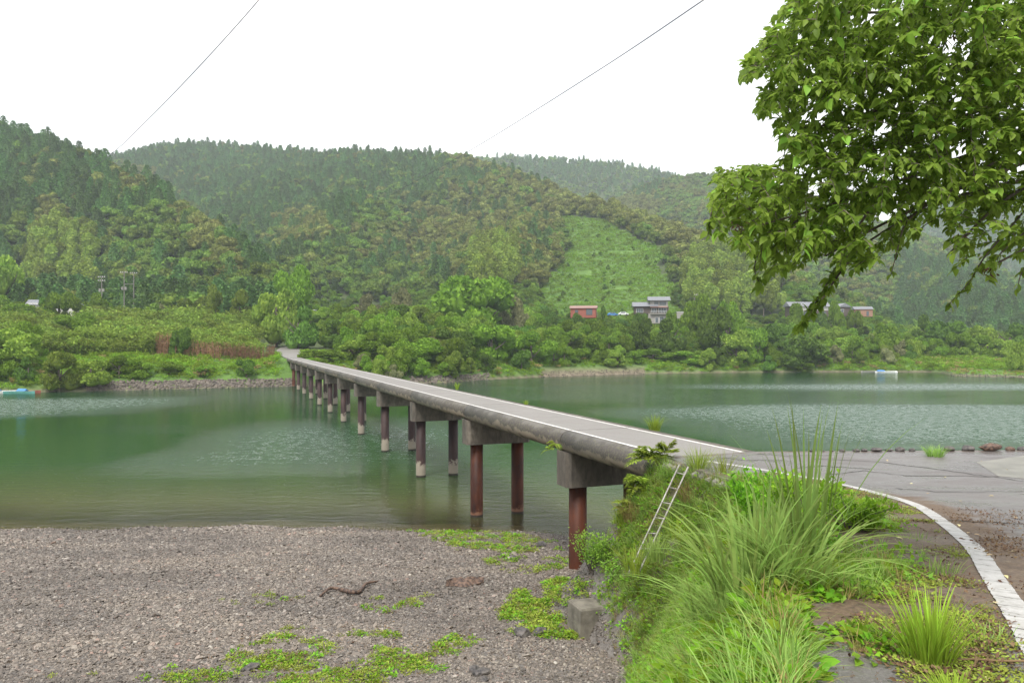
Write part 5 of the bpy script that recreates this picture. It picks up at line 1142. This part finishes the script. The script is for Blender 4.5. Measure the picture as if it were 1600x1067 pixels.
x, y, z = P(1034, 722, 20.8); grassclump('overhanging_grass', x, y, z, 'tuft of grass on the wall top left of the ladder', 90, 0, .25, .6, .014, .25, .7, mt='fern')
for px, py, Y, n, mt, lb in [(1092, 775, 19.2, 190, 'fern', 'yellow grass tuft on the wall just right of the ladder'), (990, 835, 20.4, 240, 'drygrass', 'brownish grass tuft above the leafy shrub by the pier'), (975, 822, 20.8, 180, 'fern', 'yellow green grass tuft behind the leafy shrub'), (1080, 800, 18.6, 130, 'drygrass', 'dry brown grass hanging on the wall below the yellow tuft'), (992, 892, 17.7, 150, 'fern', 'grass tuft hiding the lower part of the ladder'), (1022, 872, 17.2, 140, 'blade', 'soft green grass tuft right of the lower ladder'), (1060, 840, 17.6, 90, 'fern', 'yellow grass low on the bank right of the ladder'), (1130, 752, 18.4, 90, 'fern', 'small grass tuft at the wall top right of the ladder')]:
    x, y, z = P(px, py, Y); z = max(z, float(nearZ(x, y))); grassclump('bank_grass', x, y, z, lb, n, 0, .35, .85, .014, .28, .8, mt=mt)
def leafshrub(px, py, Y, r, n, label, ln=.07, mt='nearleaf', hz=.75, name='leafy_shrub'):
    x, y, z = P(px, py, Y); gz_ = float(nearZ(x, y)); root = tag(empty(name, (x, y, gz_)), label, 'shrub'); H_ = z - gz_; mb = MB(); g = random.Random(int(px)); PP = []
    for k in range(26):
        a = g.uniform(0, 6.28); R_ = r * g.uniform(.5, 1.05); tz = H_ + r * hz * g.uniform(-.6, .9); b_ = Vector((0, 0, -.2)); e = Vector((math.cos(a) * R_, math.sin(a) * R_, tz)); m1 = b_.lerp(e, .5) + Vector((0, 0, .18)); mb.tube([b_, m1, e], [.016, .010, .004], 4); PP.append((b_, m1, e))
    mb.build('stem', M['bark'], root); k = rng.integers(0, len(PP), n); t_ = rng.uniform(.45, 1.05, n); A = np.array([[tuple(q) for q in w_] for w_ in PP])[k]
    pos = A[:, 0] * ((1 - t_) ** 2)[:, None] + A[:, 1] * (2 * t_ * (1 - t_))[:, None] + A[:, 2] * (t_ ** 2)[:, None] + rng.normal(size=(n, 3)) * r * .10
    d = unit(A[:, 2] - A[:, 0]) + rng.normal(size=(n, 3)) * .7; s_ = rng.uniform(.6, 1.25, n) * ln; v, f = leaves(pos, d, np.array([0, 0, 1.]) + rng.normal(size=(n, 3)) * .4, s_, s_ * .7, LT5, LF5)
    tag(put('foliage', meshnp('foliage', v, f, [M[mt]]), root), kind='stuff'); return root
leafshrub(955, 862, 20.8, 1.0, 2600, 'leafy green shrub in front of the rusty pier at the bridge end', .085, hz=.55)
leafshrub(925, 850, 21.0, .6, 800, 'left lobe of foliage reaching across the rusty pier', .08, hz=.4)
leafshrub(985, 890, 19.6, .7, 1200, 'dark leafy shrub right of the pier foot', .08, hz=.7)
leafshrub(1195, 765, 13.2, .62, 1500, 'broad leaved vine heap below the road edge', .11, 'vine', .5, 'vine_heap'); leafshrub(1260, 775, 11.2, .62, 1500, 'bright leaf heap behind the tallest silver grass', .10, 'vine', .5, 'vine_heap'); leafshrub(1330, 800, 9.8, .45, 1000, 'leaf heap on the verge right of the upright blades', .08, 'vine', .4, 'vine_heap')
# creeping leaves and grass over the whole bank
COVER = [sprig('creeper', M['vine'], 16, .16, .085, .062, 400 + k, .35, LT8, LF8, h=.12) for k in range(4)] + [sprig('creeper', M['nearleaf'], 18, .16, .07, .045, 410 + k, .35, LT5, LF5, h=.12) for k in range(2)]
def tuftmesh(name, mt, n, h, w, sp, seed):
    random.seed(seed); mb = MB()
    for k in range(n):
        a = random.uniform(0, 6.28); r = sp * random.random(); v, f = blademesh((math.cos(a) * r, math.sin(a) * r, -.02), a + random.gauss(0, .5), h * random.uniform(.5, 1.1), h * random.uniform(.2, .9), w, 4); mb.add(v, f)
    return mb.mesh(name, M[mt])
COVER += [tuftmesh('grass', 'blade', 26, .38, .010, .07, 5), tuftmesh('grass', 'blade', 26, .5, .011, .08, 6), tuftmesh('grass', 'drygrass', 22, .34, .009, .07, 7), tuftmesh('grass', 'fern', 26, .3, .010, .07, 8)]
N = 70000; X = rng.uniform(-1, 8, N); Y = 3.3 + 19 * rng.random(N) ** 1.0; d = edgeX(Y) - X; Z = nearZ(X, Y); gpx, gpy = toPx(X, Y, Z)
lx = np.interp(Y, [q.y for q in LINE[::-1]], [q.x for q in LINE[::-1]]); into = np.clip((-d) / np.maximum(lx - edgeX(Y), .3), -5, 2)       # 0 at the bank edge, 1 at the white line
foot = np.interp(Y, [8, 11, 14, 17, 20, 22], [4.0, 3.2, 2.9, 2.9, 2.2, 1.0])
pr = np.where(d > 0, np.clip((foot - d) / .9, 0, 1) * np.interp(Y, [13, 16], [1, .95]), np.clip(1.15 - into * np.interp(Y, [5, 8, 14, 17], [1.9, 1.5, 1.3, 2.2]), 0, 1))
patch = fbm(X * 1.1 + 20, Y * 1.1, 3); pr = pr * np.where(d > 0, np.clip((patch - .22) * 5, .15, 1), np.clip((patch - .36) * 6, 0, 1))
pr = np.where(np.abs(d - .05) < .22, np.maximum(pr, .95), pr); pr = np.where((Y < 4.3) & (d < -.17), 0, pr); pr = np.where((Y > 17.5) & (d < .05), 0, pr)
k0 = rng.random(N) < pr; X, Y, Z, d, into, patch = X[k0], Y[k0], Z[k0], d[k0], into[k0], patch[k0]; n = len(X); Z = np.where(d < 0, 5.9 + np.clip(17 - Y, 0, 30) * ZRS, Z)
rr = rng.random(n); tw_ = vnoise(X * .9 + 3, Y * .9); ix = np.where(rr < .62 * (.4 + tw_), rng.integers(0, 4, n), np.where(rr < .8, 4 + rng.integers(0, 2, n), 6 + rng.integers(0, 4, n))); ix = np.where((Y > 15.5) & (rr > .35), 6 + rng.integers(1, 4, n), ix)
sz = rng.uniform(.55, 1.15, n) * np.interp(Y, [13, 17], [1, .8]) * np.where(d > 0, 1.15, np.clip(.95 - .45 * into, .3, 1)); COVER_N = n
scatter('bank_ground_cover', COVER, np.stack([X, Y, Z], 1), rz_(n, .25), s3(sz, .2), ix, 'tangle of creeping leaves and rough grass covering the bank and the road verge', 'undergrowth')
# moss and litter on the verge
MO = [sprig('moss', M['moss'], 40, .11, .028, .02, 500 + k, .2, LT4, LF4, h=.02) for k in range(2)] + [sprig('litter', M['brownleaf'], 9, .14, .05, .022, 510 + k, .1, LT4, LF4, h=.012) for k in range(3)]
N = 16000; Y = 3.4 + 14 * rng.random(N) ** 1.3; lx = np.interp(Y, [q.y for q in LINE[::-1]], [q.x for q in LINE[::-1]]); side = rng.random(N) < .72; X = np.where(side, edgeX(Y) + (lx - .15 - edgeX(Y)) * rng.random(N), lx + .12 + np.abs(rng.normal(size=N)) * .75)
pt = fbm(X * 1.6, Y * 1.6, 3); k0 = (rng.random(N) < np.clip((pt - .40) * 5, 0, 1)) & ((side) | ((Y < 12) & (rng.random(N) < .35))); X, Y, side = X[k0], Y[k0], side[k0]; n = len(X); ix = np.where(side & (rng.random(n) < .30), rng.integers(0, 2, n), 2 + rng.integers(0, 3, n))
scatter('verge_litter', MO, np.stack([X, Y, 5.905 + np.clip(17 - Y, 0, 30) * ZRS], 1), rz_(n, .02), s3(rng.uniform(.35, 1.0, n), .2), ix, 'brown needles, leaf litter and moss collected on the verge along the white line', 'litter')
# single fallen leaves
FL = [meshnp('fallen_leaf', *leaves(np.array([[-.5, 0, 0.]]), np.array([[1., .1, 0]]), np.array([[0, .1 * k, 1.]]), [1.], [.62], LT8, LF8), [M['fallen']]) for k in range(2)]
for (px, py) in [(1515, 832), (1498, 820), (1528, 835), (1546, 866), (1572, 900), (1585, 861), (1586, 808), (1444, 858), (1482, 881), (1406, 840), (1549, 774), (1450, 770), (1502, 782), (1476, 745), (1424, 755), (1533, 720), (1574, 733), (1386, 719), (1545, 1058), (1428, 1052), (1438, 1010), (1392, 1012), (1391, 804), (1578, 812), (1478, 760), (1556, 940), (1466, 905), (1414, 1000)]:
    x, y, z = PR(px, py, .012); o = put('fallen_leaf', FL[random.randrange(2)], None, (x, y, z), 0, random.uniform(.06, .10), (random.uniform(-.15, .15), random.uniform(-.15, .15), random.uniform(0, 6))); tag(o, 'pale dry leaf lying on the wet road or verge', 'leaf', 'dry leaves fallen on the road')
# red brown cable-like twig on the verge at the bottom right
tag(MB().tube([PR(1482, 1031, .02), PR(1520, 1029, .03), PR(1560, 1032, .02), PR(1600, 1032, .03), PR(1660, 1034, .02)], .008, 5).build('fallen_twig', M['brownleaf'], None, True), 'long thin red brown twig lying across the verge at the bottom right', 'twig')

# ------------------------------------------------------------------ the overhanging tree
random.seed(11); tree = tag(empty('overhanging_tree', (0, 0, 0)), 'leafy branches of a large tree hanging in from the upper right', 'tree')
TX, TY = 8.6, 7.2; tz0 = float(nearZ(TX, TY))
mb = MB(); mb.tube([(TX, TY, tz0 - .3), (TX + .1, TY, tz0 + .6), (TX - .1, TY + .2, tz0 + 2), (TX - .5, TY + .1, tz0 + 3.6), (TX - .7, TY - .2, tz0 + 5.2)], [.34, .27, .23, .19, .10], 12); mb.build('trunk', M['bark'], tree, True)
LIMB = [  # px, py, distance along each limb, from the trunk to the tip
 [(2050, 40, 7.4), (1800, -10, 7.2), (1560, 20, 6.6), (1400, 20, 6.2), (1280, 20, 6.0)], [(2050, 60, 7.4), (1760, 60, 7.0), (1500, 110, 6.4), (1320, 130, 6.0), (1200, 150, 5.9)],
 [(2050, 100, 7.4), (1780, 110, 7.2), (1540, 170, 6.9), (1350, 240, 6.6), (1180, 300, 6.3)], [(2050, 120, 7.3), (1760, 160, 6.6), (1520, 240, 6.1), (1330, 310, 5.8), (1160, 360, 5.7)],
 [(2050, 150, 7.2), (1780, 190, 6.8), (1560, 270, 6.4), (1400, 340, 6.1), (1290, 400, 6.0)], [(2050, 170, 7.2), (1800, 220, 6.6), (1650, 270, 6.2), (1560, 320, 6.0), (1480, 400, 5.9)],
 [(2000, 200, 7.2), (1750, 260, 6.8), (1560, 290, 6.5), (1430, 335, 6.3), (1330, 395, 6.2)],
 [(1900, 0, 7.2), (1700, -60, 6.8), (1500, -50, 6.0), (1330, -40, 5.6)], [(2000, 60, 7.4), (1750, 40, 6.9), (1560, 110, 6.9), (1430, 200, 6.9)], [(1850, 240, 6.4), (1720, 330, 6.1), (1640, 370, 5.9), (1560, 410, 5.8)]]
mb = MB(); nodes = []
for L_ in LIMB:
    pts_ = smoothpts([Vector((TX - .6, TY, tz0 + 3.2 + random.uniform(-.6, 1.4)))] + [Vector(P(*q)) for q in L_], 5); n = len(pts_)
    mb.tube(pts_, [.036 * (1 - k / n) ** 1.3 + .007 for k in range(n)], 6); nodes += [(pts_[k], (pts_[k] - pts_[k - 1]).normalized()) for k in range(3, n)]
mb.build('branch', M['bark'], tree, True)
MASK = [(1232, 0), (1160, 100), (1158, 125), (1200, 118), (1178, 180), (1225, 175), (1205, 200), (1232, 232), (1218, 255), (1120, 262), (1105, 350), (1130, 385), (1180, 400), (1190, 440), (1240, 425), (1290, 395), (1305, 440), (1390, 400), (1420, 380), (1470, 350), (1490, 425), (1540, 380), (1545, 430), (1600, 400), (1700, 420), (1700, -60), (1240, -60)]
MASK2 = [(1420, 380), (1470, 350), (1540, 330), (1700, 330), (1700, 450), (1600, 440), (1480, 450)]      # thin lower right
tw = MB(); LP = []; LD = []; LU = []; LS_ = []
NP = np.array([tuple(a_) for a_, b_ in nodes])
targets = []
while len(targets) < 6600:
    px = random.uniform(1110, 1690); py = random.uniform(-60, 450)
    if not inpoly(px, py, MASK): continue
    if py > 330 + (px < 1350) * 60 and random.random() < .55: continue
    if (px > 1380) and (py > 350) and random.random() < .42: continue
    if vnoise(px * .022, py * .03 + 5) < .22 and random.random() < .7: continue
    targets.append(P(px, py, random.uniform(5.2, 7.4)))
targets = np.array(targets); DN = lambda: np.linalg.norm(NP[None] - targets[:, None], axis=2).min(1)
NP = NP.copy(); used = np.zeros(len(NP)); order_ = np.argsort(DN())
for ti in order_:
    tip = targets[ti]; dv_ = tip - NP; ln_ = np.linalg.norm(dv_, axis=1)
    cost = ln_ + np.maximum(0, dv_[:, 2]) * .9 + np.maximum(0, dv_[:, 0]) * 1.4 + used * .16; k = int(np.argmin(cost))
    if ln_[k] > 1.1 or ln_[k] < .05: continue
    used[k] += 1; st = Vector(NP[k]); tip = Vector(tip); L_ = (tip - st).length; mid = st.lerp(tip, .5) + Vector((random.gauss(0, .05), random.gauss(0, .05), .16)) * L_; n_ = 4
    pts_ = [st * (1 - t_) ** 2 + mid * 2 * t_ * (1 - t_) + tip * t_ ** 2 for t_ in [k_ / n_ for k_ in range(n_ + 1)]]
    r0_ = .0035 + .004 * min(1, L_); tw.tube(pts_, [r0_, r0_ * .85, r0_ * .7, r0_ * .5, .0015], 3, cap=False)
    NP = np.concatenate([NP, np.array([tuple(pts_[2]), tuple(pts_[3]), tuple(pts_[4])])]); used = np.concatenate([used, [0, 0, .6]])
    m_ = int(6 + 10 * min(L_, 1.0)); side = 1; big = random.choice((.75, .9, 1, 1, 1.15, 1.35))
    for j in range(m_):
        t_ = 1 - (j / m_) * .8; p_ = st * (1 - t_) ** 2 + mid * 2 * t_ * (1 - t_) + tip * t_ ** 2; tg = ((mid - st) * (1 - t_) + (tip - mid) * t_); tg.normalize(); sdv = tg.cross(Vector((0, 0, 1))); sdv.normalize(); side = -side
        dv = tg * .7 + sdv * side * .75 + Vector((-.12, 0, -.42)) + Vector([random.gauss(0, .3) for _ in range(3)])
        if random.random() < .92: LP.append(tuple(p_)); LD.append(tuple(dv)); LU.append((random.gauss(0, .4), random.gauss(0, .4), 1)); LS_.append(random.uniform(.044, .088) * big)
# the long drooping sprays at the lower edge
def spray(pts, n, sz=.085):
    pts_ = smoothpts([Vector(P(*q)) for q in pts], 6); tw.tube(pts_, [.009 * (1 - k / len(pts_)) + .0025 for k in range(len(pts_))], 4, cap=False)
    for j in range(n):
        k = random.randrange(len(pts_) // 4, len(pts_) - 1); p_ = pts_[k].lerp(pts_[k + 1], random.random()); tg = (pts_[k + 1] - pts_[k]).normalized()
        dv = tg * .6 + Vector([random.gauss(0, .6) for _ in range(3)]) + Vector((0, 0, -.5)); LP.append(tuple(p_)); LD.append(tuple(dv)); LU.append((random.gauss(0, .5), random.gauss(0, .5), 1)); LS_.append(random.uniform(.7, 1.2) * sz)
spray([(1380, 300, 6), (1330, 370, 6), (1300, 430, 5.95), (1270, 480, 5.95), (1248, 512, 5.95)], 90); spray([(1350, 380, 6), (1310, 430, 5.9), (1290, 460, 5.9), (1262, 495, 5.9)], 40)
spray([(1660, 250, 6), (1600, 330, 5.9), (1540, 400, 5.8), (1515, 440, 5.8), (1480, 478, 5.8)], 40, .075); spray([(1700, 300, 6), (1620, 350, 5.9), (1560, 400, 5.8), (1545, 440, 5.8)], 40, .075); spray([(1700, 350, 5.8), (1640, 380, 5.7), (1600, 420, 5.7), (1590, 450, 5.7)], 26, .075); spray([(1560, 250, 6), (1450, 320, 5.9), (1415, 350, 5.9), (1400, 400, 5.9), (1392, 430, 5.9)], 12, .06)
spray([(1300, 320, 6), (1220, 360, 5.9), (1180, 410, 5.9), (1190, 450, 5.9)], 30); spray([(1300, 90, 6), (1220, 70, 5.9), (1180, 90, 5.9), (1165, 120, 5.9)], 26, .10); spray([(1330, 200, 6), (1260, 200, 5.9), (1215, 185, 5.9)], 22); spray([(1200, 300, 6), (1140, 290, 5.9), (1115, 320, 5.9), (1105, 372, 5.9)], 40); spray([(1380, 170, 6), (1290, 195, 5.9), (1240, 215, 5.9), (1222, 250, 5.9)], 26)
tw.build('twigs', M['bark'], tree, False)['kind'] = 'stuff'
LP, LD, LU, LS_ = map(np.array, (LP, LD, LU, LS_)); n = len(LP); qx = 800 + F * LP[:, 0] / LP[:, 1]; inview = (qx < 1600) & (LP[:, 1] > 0); ap = LS_ / LP[:, 1] * inview; o_ = np.argsort(-ap); big_ = o_[:300]; rest = o_[300:]
v, f = leaves(LP[rest], LD[rest], LU[rest], LS_[rest], LS_[rest] * .62, LT8, LF8); tag(put('foliage', meshnp('foliage', v, f, [M['nearleaf']]), tree), kind='stuff')
lfm = meshnp('leaf', LT8 * np.array([1, .62, 1]), LF8, [M['nearleaf']])
for k in big_:
    d = Vector(LD[k]).normalized(); s_ = Vector(LU[k]).cross(d).normalized(); u_ = d.cross(s_); Mx = Matrix((d, s_, u_)).transposed().to_4x4() @ Matrix.Scale(LS_[k], 4); Mx.translation = Vector(LP[k]); o = bpy.data.objects.new('leaf', lfm); o.matrix_world = Mx; link(o, tree)
for (px, py, Y) in [(1152, 352, 5.9), (1475, 55, 5.8), (1545, 420, 5.8), (1495, 375, 5.85)]:
    m_ = 14; c = np.array(P(px, py, Y)); v, f = leaves(c + rng.normal(size=(m_, 3)) * .03, rng.normal(size=(m_, 3)) + np.array([0, 0, -1.]), rng.normal(size=(m_, 3)), np.full(m_, .07), np.full(m_, .022), LT5, LF5); o = put('withered_leaves', meshnp('withered_leaves', v, f, [M['brownleaf']]), tree)

# ------------------------------------------------------------------ the air of the valley
m = bpy.data.materials.new('haze'); m.use_nodes = True; t = m.node_tree; t.nodes.remove(t.nodes['Principled BSDF']); pv = t.nodes.new('ShaderNodeVolumePrincipled'); pv.inputs['Color'].default_value = (.86, .93, 1, 1); pv.inputs['Density'].default_value = .00020; pv.inputs['Anisotropy'].default_value = .2
t.links.new(pv.outputs[0], t.nodes['Material Output'].inputs['Volume'])
hz = tag(MB().box(-4300, 4300, -60, 2750, -60, 640).build('haze', m), 'thin pale valley haze', 'haze', kind='stuff')
print('counts', NTREES, NPEB, COVER_N, n)
